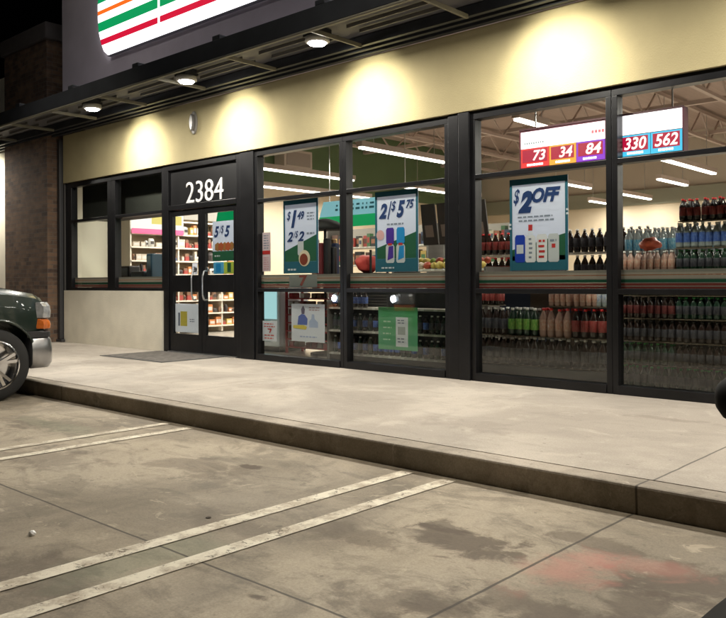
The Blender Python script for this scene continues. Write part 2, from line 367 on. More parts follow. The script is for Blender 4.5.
# shell
CEIL = mat('ceiling_deck', (.37, .28, .245), .8, noise=.15, scale=2, scl=(6, .2, 1))
bl(MB().box(-14.4, XR, .26, 14.3, 4.95, 5.1), 'roof_deck', CEIL)
INW = mat('interior_beige_wall', (.62, .51, .37), .7, noise=.06, scale=3)
GRW = mat('interior_green_wall', (.085, .13, .055), .7, noise=.1, scale=2)
CRM = mat('interior_cream_wall', (.74, .70, .56), .7, noise=.05, scale=3)
bl(MB().box(-14.4, -14.2, .17, 1.35, 0, 3.3), 'cream_wall', CRM)
bl(MB().box(-14.4, -14.2, 1.352, 14.1, 0, 3.3), 'beige_side_wall', INW)
bl(MB().box(-14.4, -14.2, .17, 14.1, 3.302, 4.95), 'green_side_wall', GRW)
bl(MB().box(-14.4, XR, 14.102, 14.3, 0, 3.1), 'beige_back_wall', INW)
bl(MB().box(-14.4, XR, 14.0, 14.3, 3.102, 3.5), 'green_back_band', mat('back_band', (.27, .265, .20), .7))
bl(MB().box(-14.4, XR, 14.102, 14.3, 3.502, 4.95), 'upper_back_wall', mat('upper_wall', (.5, .43, .35), .8))
bl(MB().box(XR, XR+.25, -.04, 14.3, 0, 7), 'east_wall', STUC2)
bl(MB().box(-13.6, -10.5, .3, .9, 2.2, 4.9), 'dark_bulkhead', mat('dark_soffit', (.035, .035, .032), .7))
tag(MB().box(-14.4, XR, .001, 14.3, -.3, -.002).build('store_floor', mat('floor_tile', (.42, .38, .33), .25, noise=.12, scale=3)), kind='structure')
# roof trusses along y
TR = mat('joist_paint', (.42, .33, .29), .6)
x = -13.0
while x < XR:
    t = MB(); t.bar((x, .3, 4.86), (x, 14, 4.86), .09, .07); t.bar((x, .9, 4.30), (x, 13.4, 4.30), .08, .06)
    y = .9; k = 0
    while y < 13.3:
        t.bar((x, y, 4.30 if k % 2 == 0 else 4.86), (x, y+.62, 4.86 if k % 2 == 0 else 4.30), .03); y += .62; k += 1
    t.bar((x, .3, 4.86), (x, .9, 4.30), .04)
    bl(t, 'roof_truss', TR); x += 1.62
t = MB()
for y in (4.2, 8.6, 12): t.box(-14.2, XR, y-.05, y+.05, 4.42, 4.5)
bl(t, 'ceiling_conduit', TR)

# windows
FR = [(-13.645, -12.22), (-11.98, -10.56)]
def window(x0, x1, zb, fl=.055, fr_=.055, panes=True):
    f = MB(); FD = .10
    f.box(x0, x1, 0, .12, 2.76, 2.85)                    # head
    zlow = zb
    f.box(x0, x0+fl, 0, .12, zlow, 2.76); f.box(x1-fr_, x1, 0, .12, zlow, 2.76)
    a, b_ = x0+fl, x1-fr_
    f.box(a, b_, 0, .12, 2.13, 2.178)
    if zb < .5:
        f.box(a, b_, -.012, .12, .001, .085); f.box(a, b_, 0, .12, .925, .975)
    else: f.box(a, b_, 0, .12, zb, .975)
    fo = bl(f, 'window', ALU, bevel=.004)
    p = [(.975, 2.13), (2.178, 2.76)] + ([(.085, .925)] if zb < .5 else [])
    for z0, z1 in p:
        MB().box(a, b_, .058, .064, z0, z1).build('pane', GLS, fo)
    st = MB()
    zs = [.978, .996, 1.004, 1.026, 1.034, 1.062, 1.070, 1.098, 1.106, 1.126, 1.152]
    ms = [0, 3, 0, 3, 0, 2, 0, 1, 0, 4][:len(zs)-1]
    ms = [3, 0, 3, 4, 2, 4, 0, 1, 0, 4]
    for i in range(len(zs)-1): st.box(a, b_, .067, .069, zs[i], zs[i+1]-.0005, ms[i])
    st.build('stripe_decal', DEC, fo)
    return fo
def decal(name, col, alpha):
    m = bpy.data.materials.new(name); m.use_nodes = True; nt = m.node_tree; b = nt.nodes['Principled BSDF']
    b.inputs['Base Color'].default_value = (*col, 1); b.inputs['Roughness'].default_value = .6
    return translucent(m, .5)
DEC = [decal('frosted_band', (.46, .41, .36), .8), decal('orange_stripe', (.42, .16, .08), .9), decal('green_stripe', (.02, .12, .07), .95), decal('red_stripe', (.30, .06, .05), .92), decal('grey_band', (.32, .30, .27), .8)]
window(-13.645, -12.10, .926, .2, .12); window(-12.097, -10.56, .926, .115, .055)
bays = [(-8.40, -6.79+.05), (-6.737, -5.15), (-4.86, -3.29), (-3.287, -1.67), (-1.667, -.05), (.25, 1.82), (1.823, 3.4), (3.7, 5.2), (5.203, XR)]
wl = [window(a, b_, 0) for a, b_ in bays]
p_ = MB(); p_.box(-8.69, -8.403, -.02, .14, .001, 2.85); bl(p_, 'frame_post', ALU, bevel=.006)
for a, b_ in ((-5.147, -4.863), (-.047, .247), (3.403, 3.697)):
    bl(MB().box(a, (a+b_)/2-.004, -.015, .14, .001, 2.85).box((a+b_)/2+.004, b_, -.03, .14, .001, 2.85), 'frame_post', ALU, bevel=.006)
# small seven mark on the frosted square of the first wide window
sq = MB().box(-7.78, -7.26, .0655, .0665, .985, 1.15).build('decal_square', decal('decal_grey', (.42, .43, .42), .95), wl[0])
text('7', 'numeral_mark', mat('mark_red', (.22, .05, .04), .6), -7.59, -7.44, 1.0, 1.14, .065, wl[0], bold=.03)
# door frame + doors
d = MB(); d.box(-10.56, -10.43, -.01, .13, .001, 2.85); d.box(-8.78, -8.69, -.01, .13, .001, 2.85); d.box(-10.43, -8.78, -.01, .13, 2.76, 2.85); d.box(-10.43, -8.78, -.01, .13, 2.15, 2.225)
bl(d, 'door_frame', ALU, bevel=.005)
hp = bl(MB().box(-10.43, -8.78, .03, .06, 2.226, 2.76), 'transom_panel', BLK)
bl(MB().box(-10.43, -8.78, -.03, .13, .001, .018), 'threshold', STEEL)
text('2384', 'house_number', mat('number_white', (.85, .85, .85), .5, ), -10.0, -9.11, 2.235, 2.55, .028, hp, bold=-.004, depth=.012)
for i, (a, b_) in enumerate(((-10.425, -9.612), (-9.604, -8.785))):
    f = MB(); f.box(a, a+.085, .01, .06, .02, 2.145); f.box(b_-.085, b_, .01, .06, .02, 2.145)
    f.box(a+.085, b_-.085, .01, .06, .02, .285); f.box(a+.085, b_-.085, .01, .06, .915, 1.165); f.box(a+.085, b_-.085, .01, .06, 2.06, 2.145)
    do = bl(f, 'door', ALU, bevel=.004)
    MB().box(a+.085, b_-.085, .033, .039, .285, .915).build('pane', GLS, do); MB().box(a+.085, b_-.085, .033, .039, 1.165, 2.06).build('pane', GLS, do)
    hx = b_-.13 if i == 0 else a+.13
    h = MB()
    pts = [(hx, .01, 1.22), (hx, -.05, 1.22), (hx, -.075, 1.14), (hx, -.075, .88), (hx, -.05, .80), (hx, .01, .80)]
    for q in range(5): h.bar(pts[q], pts[q+1], .024)
    h.build('pull_handle', STEEL, do, bevel=.008)
    MB().lathe([(.028, 0), (.028, -.02)], (hx, .008, 1.25), 16, 'y').build('lock', STEEL, do)
# oval wall fixture above the door
sc_ = empty('wall_sconce', (-9.69, -.04, 3.39), 'small grey oval fixture on the cream wall above the double door', 'wall fixture')
pl = [(.075*math.cos(a), .17*math.sin(a)*(.82+.18*abs(math.sin(a)))) for a in [2*math.pi*i/24 for i in range(24)]]
MB().prism([(x*1.0, z) for x, z in pl], -.03, 0).build('back_plate', mat('grey_fixture', (.20, .19, .17), .5), sc_, bevel=.008)
MB().prism([(x*.66, z*.74) for x, z in pl], -.075, -.031).build('cover', mat('grey_cover', (.13, .125, .12), .35), sc_, bevel=.015)

# ------------------------------------------------------------------ canopy
K = bl(MB().box(-24, XR, -1.32, -1.26, 3.66, 3.87), 'canopy', DKST, bevel=.004)
def kc(mb, name, m, bevel=0): return mb.build(name, m, K, bevel=bevel)
kc(MB().box(-24, XR, -1.258, -.241, 3.80, 3.85), 'canopy_deck', mat('canopy_deck_grey', (.12, .118, .13), .6, noise=.2, scale=2))
kc(MB().box(-24, XR, -1.258, -.242, 3.852, 3.858), 'canopy_membrane', mat('roof_membrane', (.78, .74, .80), .6))  # unseen pale sheet added to bounce sign light onto the parapet wall
g = MB(); g.box(-24, XR, -.46, -.041, 3.71, 3.788)
for yy in (-.44, -.3, -.16): g.bar((-24, yy, 3.70), (XR, yy, 3.70), .05, .04)
kc(g, 'wall_beam', DKST)
kc(MB().box(-24, XR, -1.325, -1.28, 3.632, 3.657), 'edge_bar', CRST, .006)
x = -7.43-1.43*11
while x < XR:
    kc(MB().box(x-.014, x+.014, -1.27, -.465, 3.655, 3.70), 'bracket', CRST, .004); x += 1.43
x = -7.43-1.43*11
while x < XR-1.4:
    for y in (-1.05, -.86, -.66):
        kc(MB().box(x+.16, x+1.27, y-.008, y+.008, 3.745, 3.785), 'purlin', DKST2)
    x += 1.43
x = -23
while x < XR:
    kc(MB().box(x-.07, x+.07, -1.31, -1.2, 3.871, 3.93), 'clip', DKST, .01); x += 1.72
# downlights
def downlight(x, lab):
    o = empty('canopy_downlight', (x, -.94, 3.66), lab, 'downlight', 'round downlights under the canopy')
    MB().lathe([(.13, .05), (.135, .0), (.118, -.012), (.10, -.012)], (0, 0, 0), 28).build('trim_ring', mat('trim_white', (.6, .6, .58), .4), o, smooth=True)
    MB().lathe([(.098, -.014), (.085, -.03), (.04, -.04)], (0, 0, 0), 24).build('lens', LAMP, o, smooth=True)
    MB().box(-.12, .12, -.10, .10, .052, .13).build('housing', DKST, o)
    l = bpy.data.lights.new('canopy_lamp', 'AREA'); l.shape = 'DISK'; l.size = .19; l.energy = CAN_W; l.color = (1, .94, .83)
    lo = bpy.data.objects.new('canopy_lamp', l); C.objects.link(lo); lo.location = (0, 0, -.045); lo.parent = o
    l = bpy.data.lights.new('canopy_wash', 'SPOT'); l.shadow_soft_size = .06; l.spot_size = R(84); l.spot_blend = 1; l.energy = 230; l.color = (1, .95, .78)
    lo = bpy.data.objects.new('canopy_wash', l); C.objects.link(lo); lo.location = (0, .02, -.05); lo.rotation_euler.x = R(62); lo.parent = o
for i, x in enumerate([-16.6, -11.0, -8.62, -6.21, -3.79, -1.37, 1.05, 3.5]):
    if i == 0: downlight(x, 'unseen downlight added beyond the brick pier to light the side wall'); continue  # unseen lamp added to light the wall strip past the pier
    downlight(x, ['', 'lit downlight nearest the brick pier', 'lit downlight left of centre above the door post', 'brightest lit downlight above the drink poster window',
        'downlight above the price sign', 'downlight beyond the right edge', 'downlight farther right beyond the frame', 'last downlight at the right end'][i])
# unseen floodlights on parapet arms, added above the frame to fill the lot
for i, (x, lab) in enumerate([(-11.0, 'unseen fill lamp added on the parapet left of the door'), (-4.6, 'unseen fill lamp added on the parapet above the price sign'), (1.6, 'unseen fill lamp added on the parapet at the right')]):
    o = empty('floodlight', (x, 0, 6.9), lab, 'floodlight', 'added lot fill lamps')
    MB().bar((0, -.03, 0), (0, -2.72, .25), .05).build('arm', DKST, o)
    MB().box(-.22, .22, -2.95, -2.55, .13, .22).build('head', DKST, o, bevel=.02)
    MB().box(-.19, .19, -2.92, -2.58, .121, .129).build('lens', LAMP, o)
    l = bpy.data.lights.new('lot_fill_lamp', 'SPOT'); l.shadow_soft_size = .18; l.spot_size = R(96); l.spot_blend = .45; l.energy = LOT_FILL_W; l.color = (1, .90, .74)
    lo = bpy.data.objects.new('lot_fill_lamp', l); C.objects.link(lo); lo.location = (0, -2.75, .10); lo.rotation_euler.x = R(-12); lo.parent = o

# ------------------------------------------------------------------ striped fascia sign
S = empty('fascia_sign', (-11.9, -.3, 4.71), 'big lit white sign with orange, green and red stripes above the canopy', 'sign')
X1 = 1.0
left = [(-11.65, 4.71), (-11.78, 4.80), (-11.86, 4.93), (-11.93, 5.12), (-11.965, 5.35), (-11.965, 5.6), (-11.9, 5.85), (-11.78, 6.05), (-11.62, 6.15)]
def ledge(z):
    for (a, za), (b_, zb) in zip(left, left[1:]):
        if za <= z <= zb: return a+(b_-a)*(z-za)/(zb-za)
    return left[0][0]
L0 = Vector((-11.9, -.3, 4.71))
def sg(pts, y0, y1, name, m):
    return MB().prism([(p[0]+11.9, p[1]-4.71) for p in pts], y0+.3, y1+.3).build(name, m, S)
sg(left+[(X1, 6.15), (X1, 4.71)], -.30, -.245, 'sign_face', emis('sign_white', (1, .985, 1), 2.3))
sg([(X1, 4.69), (-11.66, 4.69), (-11.66, 4.705), (X1, 4.705)], -.305, -.245, 'bottom_trim', mat('sign_trim', (.2, .2, .24), .5))
GAP = -10.21
for z0, z1, m, n in ((4.905, 5.0, emis('sign_red', (.62, .004, .035), 1.1), 'red_stripe'), (5.135, 5.285, emis('sign_green', (.0, .30, .09), 1.1), 'green_stripe'), (5.41, 5.475, emis('sign_orange', (.9, .15, .01), 1.1), 'orange_stripe'),
                    (5.6, 5.75, emis('sign_green', (0, .3, .09), 1), 'green_stripe')):
    xs = [GAP-.03] + [GAP+.03+k*1.7 for k in range(0)]
    zm = (z0+z1)/2
    sg([(ledge(z0)+.005, z0), (ledge(zm)+.005, zm), (ledge(z1)+.005, z1), (GAP-.03, z1), (GAP-.03, z0)], -.306, -.301, n, m)
    sg([(GAP+.03, z0), (X1, z0), (X1, z1), (GAP+.03, z1)], -.306, -.301, n, m)

# ------------------------------------------------------------------ interior lights
def strip(x, y0, y1, lab, z=3.2, lamp=True):
    o = empty('strip_light', (x, (y0+y1)/2, z), lab, 'ceiling light', 'linear ceiling lights in the store'); h = (y1-y0)/2
    MB().box(-.06, .06, -h, h, .0, .09).build('housing', mat('fixture_pink', (.55, .45, .40), .5), o)
    MB().box(-.045, .045, -h+.03, h-.03, -.03, -.001).build('tube', TUBE, o)
    r = MB()
    for s in (-.7, .7): r.bar((0, h*s, .09), (0, h*s, 1.1), .01)
    r.build('hanger', STEEL, o)
    l = bpy.data.lights.new('strip_lamp', 'AREA'); l.shape = 'RECTANGLE'; l.size = .1; l.size_y = y1-y0; l.energy = STRIP_W*(y1-y0)/3; l.color = (1, .94, .86)
    lo = bpy.data.objects.new('strip_lamp', l); C.objects.link(lo); lo.location = (0, 0, -.05); lo.parent = o
n = 0
for x, segs in ((-11.5, [(2.4, 5.3), (7, 10)]), (-8.58, [(2.3, 4.6), (8.3, 10.2), (11.2, 13.6)]), (-5.6, [(2.1, 2.9), (6.6, 9.6), (10.6, 13.2)]), (-2.7, [(2.4, 5.0), (7, 10)]), (.3, [(2.4, 5), (7, 11)]), (4, [(2.4, 5), (7, 11)])):
    for (a, b_) in segs:
        n += 1; strip(x, a, b_, {1: 'long strip light in the first wide window transom', 3: 'long strip light in the transom of the middle window', 6: 'short strip light left of the red price sign',
            7: 'slanting strip light right of the price sign', 2: 'strip light deep inside, left aisle', 4: 'strip light deep inside behind the discount poster', 5: 'farthest strip light above the back wall', 8: 'far strip light near the back wall, right aisle'}.get(n, 'strip light %s in the right part of the store' % ['', 'near the glass', 'further back', 'near the glass by the end', 'further back by the end', 'at the far right front', 'at the far right back'][n-8]))
strip(-13.0, 3.0, 7.5, 'added strip light brightening the wall shelves behind the door', 3.1)  # extra lamp added to brighten the shelf wall
strip(-6.75, 9.6, 11.2, 'short bright strip light deep in the store at the right edge', 3.2)
strip(-9.7, 12.4, 13.7, 'lowest looking strip light just above the back wall', 3.15)
strip(-12.6, 1.2, 2.7, 'added strip light brightening the cream wall behind the left windows', 2.9)  # lamp added to brighten the cream wall inside
vt = empty('air_vent', (-14.19, 5.9, 3.95), 'beige rectangular duct box high on the green wall', 'duct')
MB().box(0, .35, -.45, .45, -.22, .22).build('duct_box', mat('duct_beige', (.5, .42, .36), .6), vt, bevel=.01)
MB().box(.352, .362, -.38, .38, -.16, .16).build('grille', mat('duct_dark', (.3, .25, .22), .6), vt)

# ------------------------------------------------------------------ posters
NAVY = mat('navy_ink', (.01, .035, .14), .5); TEAL = mat('teal_frame', (.015, .11, .17), .5); DGR = mat('dark_green_ink', (.015, .10, .05), .5)
PW = translucent(mat('poster_white', (.80, .82, .96), .5), .5, (.82, .87, 1)); PWT = translucent(mat('paper_white', (.86, .87, .93), .5), .45, (.9, .93, 1))
GREY = mat('grey_ink', (.22, .25, .33), .5); RED = mat('red_ink', (.5, .03, .03), .5); PURP = mat('purple_can', (.07, .03, .30), .4); CYAN = mat('cyan_can', (.02, .25, .6), .4)
SILV = mat('silver_can', (.55, .57, .62), .4); ORG = mat('orange_ink', (.7, .25, .04), .5); YEL = mat('yellow_ink', (.75, .6, .1), .5); SKY = mat('sky_blue', (.10, .42, .75), .5)
PY = .078
def poster(name, x0, x1, z0, z1, label, cat, m=PW, y=PY):
    o = empty(name, ((x0+x1)/2, y, z0), label, cat)
    MB().box(x0-o.location.x, x1-o.location.x, 0, .008, 0, z1-z0).build('board', m, o)
    o['w'] = 0; return o
def rect(o, name, m, x0, x1, z0, z1, lay=1):
    l = o.location; return MB().box(x0-l.x, x1-l.x, -.0015*lay, -.0015*(lay-1)-.0002, z0-l.z, z1-l.z).build(name, m, o)
def poly(o, name, m, pts, lay=1):
    l = o.location; return MB().prism([(p[0]-l.x, p[1]-l.z) for p in pts], -.0015*lay, -.0015*(lay-1)-.0002).build(name, m, o)
def ptx(o, body, name, m, x0, x1, z0, z1, lay=3, shear=.3, bold=.035):
    l = o.location; return text(body, name, m, x0, x1, z0, z1, l.y-.0015*lay, o, shear, bold, loc0=tuple(l))
def lines(o, m, x0, x1, z0, z1, n, lay=2, seed=0):
    rr = random.Random(seed); mb = MB(); l = o.location; h = (z1-z0)/n
    for i in range(n):
        x = x0+rr.uniform(0, .08)*(x1-x0); e = x1-rr.uniform(0, .2)*(x1-x0)
        while x < e:
            w_ = min(rr.uniform(.025, .07), e-x)
            mb.box(x-l.x, x+w_-l.x, -.0015*lay, -.0015*(lay-1)-.0002, z0+i*h+h*.25-l.z, z0+i*h+h*.68-l.z); x += w_+.014
    mb.build('small_print', m, o)
def can(o, x, w_, z0, z1, m, seed=0, lay=3):
    k = w_*.13
    c = poly(o, 'printed_can', m, [(x-w_/2+k, z0), (x+w_/2-k, z0), (x+w_/2, z0+k), (x+w_/2, z1-k*1.6), (x+w_/2-k, z1), (x-w_/2+k, z1), (x-w_/2, z1-k*1.6), (x-w_/2, z0+k)], lay)
    return c
def framed(o, x0, x1, z0, z1):
    rect(o, 'lower_field', TEAL, x0+.002, x1-.002, z0+.002, z0+(z1-z0)*.16, 1)
    fr = .028; l = o.location; mb = MB()
    mb.box(x0-l.x, x0+fr-l.x, -.0045, -.0002, 0, z1-z0); mb.box(x1-fr-l.x, x1-l.x, -.0045, -.0002, 0, z1-z0)
    mb.box(x0+fr-l.x, x1-fr-l.x, -.0045, -.0002, z1-z0-.06, z1-z0); mb.build('border', TEAL, o)
# 1.49 poster
o = poster('drink_poster', -7.90, -7.25, 1.165, 2.125, 'tall poster reading $1.49 and 2/$2 in the first wide window', 'poster')
framed(o, -7.90, -7.25, 1.165, 2.125)
poly(o, 'green_wedge', DGR, [(-7.872, 1.32), (-7.278, 1.32), (-7.278, 1.66), (-7.872, 1.46)], 1); rect(o, 'navy_base', TEAL, -7.872, -7.278, 1.17, 1.319, 2)
ptx(o, '$', 'price_text', NAVY, -7.83, -7.755, 1.85, 1.98, bold=.012); ptx(o, '1', 'price_text', NAVY, -7.75, -7.64, 1.76, 1.99, bold=.06); ptx(o, '49', 'price_text', NAVY, -7.63, -7.50, 1.86, 1.97)
ptx(o, '2', 'price_text', NAVY, -7.83, -7.71, 1.58, 1.71); ptx(o, '/$', 'price_text', NAVY, -7.705, -7.615, 1.62, 1.72, bold=.005); ptx(o, '2', 'price_text', NAVY, -7.62, -7.50, 1.58, 1.71)
lines(o, GREY, -7.46, -7.30, 1.84, 1.96, 3); lines(o, GREY, -7.46, -7.30, 1.65, 1.71, 1, seed=3)
can(o, -7.57, .11, 1.40, 1.60, SILV)
l = o.location
MB().lathe([(.105, 0), (.105, -.0015)], (-7.50-l.x, -.0045, 1.36-l.z), 20, 'y').build('printed_cup', mat('cup_cream', (.7, .6, .45), .5), o)
MB().lathe([(.075, 0), (.075, -.0015)], (-7.51-l.x, -.0065, 1.345-l.z), 20, 'y').build('printed_coffee', mat('coffee_red', (.22, .04, .02), .5), o)
lines(o, PWT, -7.83, -7.62, 1.19, 1.245, 1, 4)
# 2/5.75 poster
o = poster('drink_poster', -6.28, -5.635, 1.165, 2.11, 'tall poster reading 2/$5.75 over purple and blue cans', 'poster')
framed(o, -6.28, -5.635, 1.165, 2.11)
poly(o, 'green_wedge', DGR, [(-6.252, 1.32), (-5.663, 1.32), (-5.663, 1.62), (-6.252, 1.45)], 1); rect(o, 'navy_base', TEAL, -6.252, -5.663, 1.17, 1.319, 2)
ptx(o, '2', 'price_text', NAVY, -6.22, -6.09, 1.79, 1.97, bold=.05); ptx(o, '/', 'price_text', NAVY, -6.09, -6.02, 1.78, 1.99); ptx(o, '$', 'price_text', NAVY, -6.03, -5.955, 1.86, 1.99, bold=.012)
ptx(o, '5', 'price_text', NAVY, -5.95, -5.82, 1.79, 1.99, bold=.05); ptx(o, '75', 'price_text', NAVY, -5.81, -5.69, 1.89, 1.99)
lines(o, GREY, -6.12, -5.80, 1.70, 1.745, 1)
for x, m in ((-6.05, PURP), (-5.89, CYAN)):
    can(o, x, .12, 1.49, 1.68, m); can(o, x, .13, 1.27, 1.485, SILV); poly(o, 'can_swirl', m, [(x-.04, 1.30), (x+.05, 1.33), (x+.05, 1.47), (x-.02, 1.46)], 4)
    rect(o, 'red_mark', RED, x-.03, x+.03, 1.475, 1.50, 5)
lines(o, PWT, -6.2, -5.95, 1.195, 1.235, 1, 4)
l = o.location; MB().lathe([(.06, 0), (.06, -.0015)], (-6.2-l.x, -.0045, 1.6-l.z), 18, 'y').build('round_badge', mat('badge_pink', (.7, .4, .42), .5), o)
# 2 OFF poster
o = poster('drink_poster', -4.43, -3.775, 1.155, 2.09, 'large poster reading $2 OFF above four printed cans', 'poster')
framed(o, -4.43, -3.775, 1.155, 2.09)
poly(o, 'green_wedge', DGR, [(-4.402, 1.26), (-3.803, 1.26), (-3.803, 1.52), (-4.402, 1.37)], 1); rect(o, 'navy_base', TEAL, -4.402, -3.803, 1.16, 1.259, 2)
ptx(o, '$', 'price_text', NAVY, -4.385, -4.31, 1.82, 1.99, bold=.018); ptx(o, '2', 'price_text', NAVY, -4.33, -4.16, 1.74, 1.965, bold=.07); ptx(o, 'OFF', 'price_text', NAVY, -4.17, -3.85, 1.835, 1.985, bold=.05)
lines(o, GREY, -4.36, -3.85, 1.645, 1.72, 2)
for x, m, h in ((-4.31, mat('blue_can', (.015, .05, .42), .4), .28), (-4.19, mat('white_can', (.72, .72, .78), .4), .27), (-4.06, mat('white_can', (.7, .7, .7), .4), .28), (-3.93, SILV, .28)):
    can(o, x, .12, 1.24, 1.24+h, m)
rect(o, 'can_neck', PWT, -4.22, -4.16, 1.51, 1.56, 3); rect(o, 'red_cap', RED, -4.213, -4.167, 1.56, 1.62, 3)
rect(o, 'white_mark', PWT, -4.35, -4.27, 1.33, 1.42, 4); rect(o, 'red_mark', RED, -3.95, -3.91, 1.38, 1.42, 4); lines(o, RED, -4.1, -4.01, 1.27, 1.48, 4, 4, 5); lines(o, GREY, -3.975, -3.885, 1.43, 1.48, 1, 4, 6)
lines(o, GREY, -4.21, -4.165, 1.27, 1.5, 5, 4, 8)
for z in (1.70, 1.74): rect(o, 'edge_tick', PWT, -3.79, -3.765, z, z+.02, 5); rect(o, 'edge_tick', PWT, -4.44, -4.41, z-.12, z-.10, 5)
# door poster 5/5
o = poster('food_poster', -9.40, -8.89, 1.36, 1.93, 'poster reading 5/$5 with food on the right door leaf', 'poster', y=.05)
ptx(o, '5', 'price_text', NAVY, -9.36, -9.24, 1.70, 1.86); ptx(o, '/$', 'price_text', NAVY, -9.235, -9.135, 1.74, 1.87, bold=.005); ptx(o, '5', 'price_text', NAVY, -9.12, -8.99, 1.70, 1.86)
rect(o, 'green_field', DGR, -9.398, -8.892, 1.362, 1.50, 1)
for i in range(5): poly(o, 'printed_food', mat('food_red', (.42, .09, .03), .5) if i % 2 else mat('food_brown', (.35, .16, .05), .5), [(-9.34+i*.08, 1.52), (-9.26+i*.08, 1.50), (-9.21+i*.08, 1.58), (-9.27+i*.08, 1.63), (-9.34+i*.08, 1.6)], 2+i % 2)
lines(o, PWT, -9.36, -9.2, 1.41, 1.46, 1, 3)
o = poster('small_card', -9.38, -9.15, 1.175, 1.345, 'small blue card under the food poster on the door', 'card', SKY, .05); rect(o, 'card_print', CYAN, -9.32, -9.21, 1.2, 1.32, 1)
o = poster('small_card', -9.14, -8.90, 1.175, 1.345, 'small yellow green card under the food poster on the door', 'card', mat('lime_card', (.5, .6, .08), .5), .05); rect(o, 'card_print', DGR, -9.06, -8.98, 1.2, 1.33, 1)
o = poster('door_notice', -10.335, -9.74, .305, .735, 'white notice with yellow block low on the left door leaf', 'notice', PWT, .05)
rect(o, 'yellow_block', YEL, -10.20, -10.03, .40, .62, 1); rect(o, 'blue_block', GREY, -10.26, -10.215, .40, .60, 1); lines(o, GREY, -9.97, -9.82, .46, .52, 2, 2)
o = poster('door_sticker', -9.86, -9.74, 1.17, 1.34, 'small pale sticker by the left door handle', 'sticker', PWT, .026); lines(o, GREY, -9.84, -9.76, 1.2, 1.3, 3, 1)
# notes
o = poster('paper_notice', -8.33, -8.17, 1.20, 1.725, 'narrow pink and white notice beside the wide door post', 'notice', mat('pink_paper', (.68, .52, .58), .6))
rect(o, 'red_band', RED, -8.328, -8.172, 1.43, 1.48, 1); lines(o, mat('pink_ink', (.6, .3, .35), .6), -8.31, -8.19, 1.22, 1.40, 6, 1); lines(o, GREY, -8.31, -8.19, 1.5, 1.7, 6, 1)
o = poster('paper_notice', -8.335, -8.05, .26, .53, 'white notice with red print at the bottom left of the first wide window', 'notice', PWT)
lines(o, mat('red_print', (.65, .15, .15), .6), -8.31, -8.08, .28, .36, 2, 1); lines(o, mat('red_print', (.65, .15, .15), .6), -8.31, -8.08, .44, .51, 2, 1, 4); poly(o, 'red_figure', RED, [(-8.23, .43), (-8.15, .43), (-8.15, .41), (-8.18, .37), (-8.2, .37), (-8.18, .41), (-8.23, .415)], 1)
o = poster('white_poster', -7.755, -7.145, .285, .77, 'white poster with blue figures and yellow flash low in the first wide window', 'poster', PWT)
BL = mat('figure_blue', (.12, .17, .5), .5); PB = mat('pale_blue', (.45, .52, .75), .5)
poly(o, 'blue_figure', BL, [(-7.64, .50), (-7.46, .50), (-7.45, .58), (-7.50, .63), (-7.56, .64), (-7.62, .61)], 1); poly(o, 'figure_head', mat('figure_brown', (.16, .13, .2), .5), [(-7.56, .64), (-7.51, .64), (-7.50, .70), (-7.53, .75), (-7.57, .70)], 1)
poly(o, 'pale_figure', PB, [(-7.42, .47), (-7.26, .47), (-7.26, .54), (-7.32, .58), (-7.33, .64), (-7.37, .64), (-7.38, .58), (-7.42, .55)], 1)
poly(o, 'yellow_flash', YEL, [(-7.72, .455), (-7.48, .44), (-7.46, .475), (-7.52, .498), (-7.72, .49)], 2); lines(o, PB, -7.62, -7.22, .33, .37, 1, 1); lines(o, mat('rust_print', (.5, .3, .3), .5), -7.44, -7.2, .68, .74, 2, 1)
o = poster('green_poster', -6.24, -5.655, .26, .755, 'bright green poster with white panel low in the second wide window', 'poster', mat('bright_green', (.05, .36, .09), .5, noise=.35, scale=2, col2=(.22, .5, .38)))
translucent(MATS['bright_green'], .4, (.08, .5, .15))
rect(o, 'white_panel', PWT, -5.97, -5.79, .30, .64, 1); rect(o, 'grey_code_block', mat('code_grey', (.33, .36, .36), .6), -5.94, -5.83, .44, .53, 2)
lines(o, GREY, -5.95, -5.81, .56, .62, 2, 2); lines(o, GREY, -5.95, -5.81, .34, .41, 2, 2); 
for z in (.36, .43, .50, .57): lines(o, mat('green_pale', (.45, .7, .5), .5), -6.17, -6.03, z, z+.035, 1, 1, int(z*100))

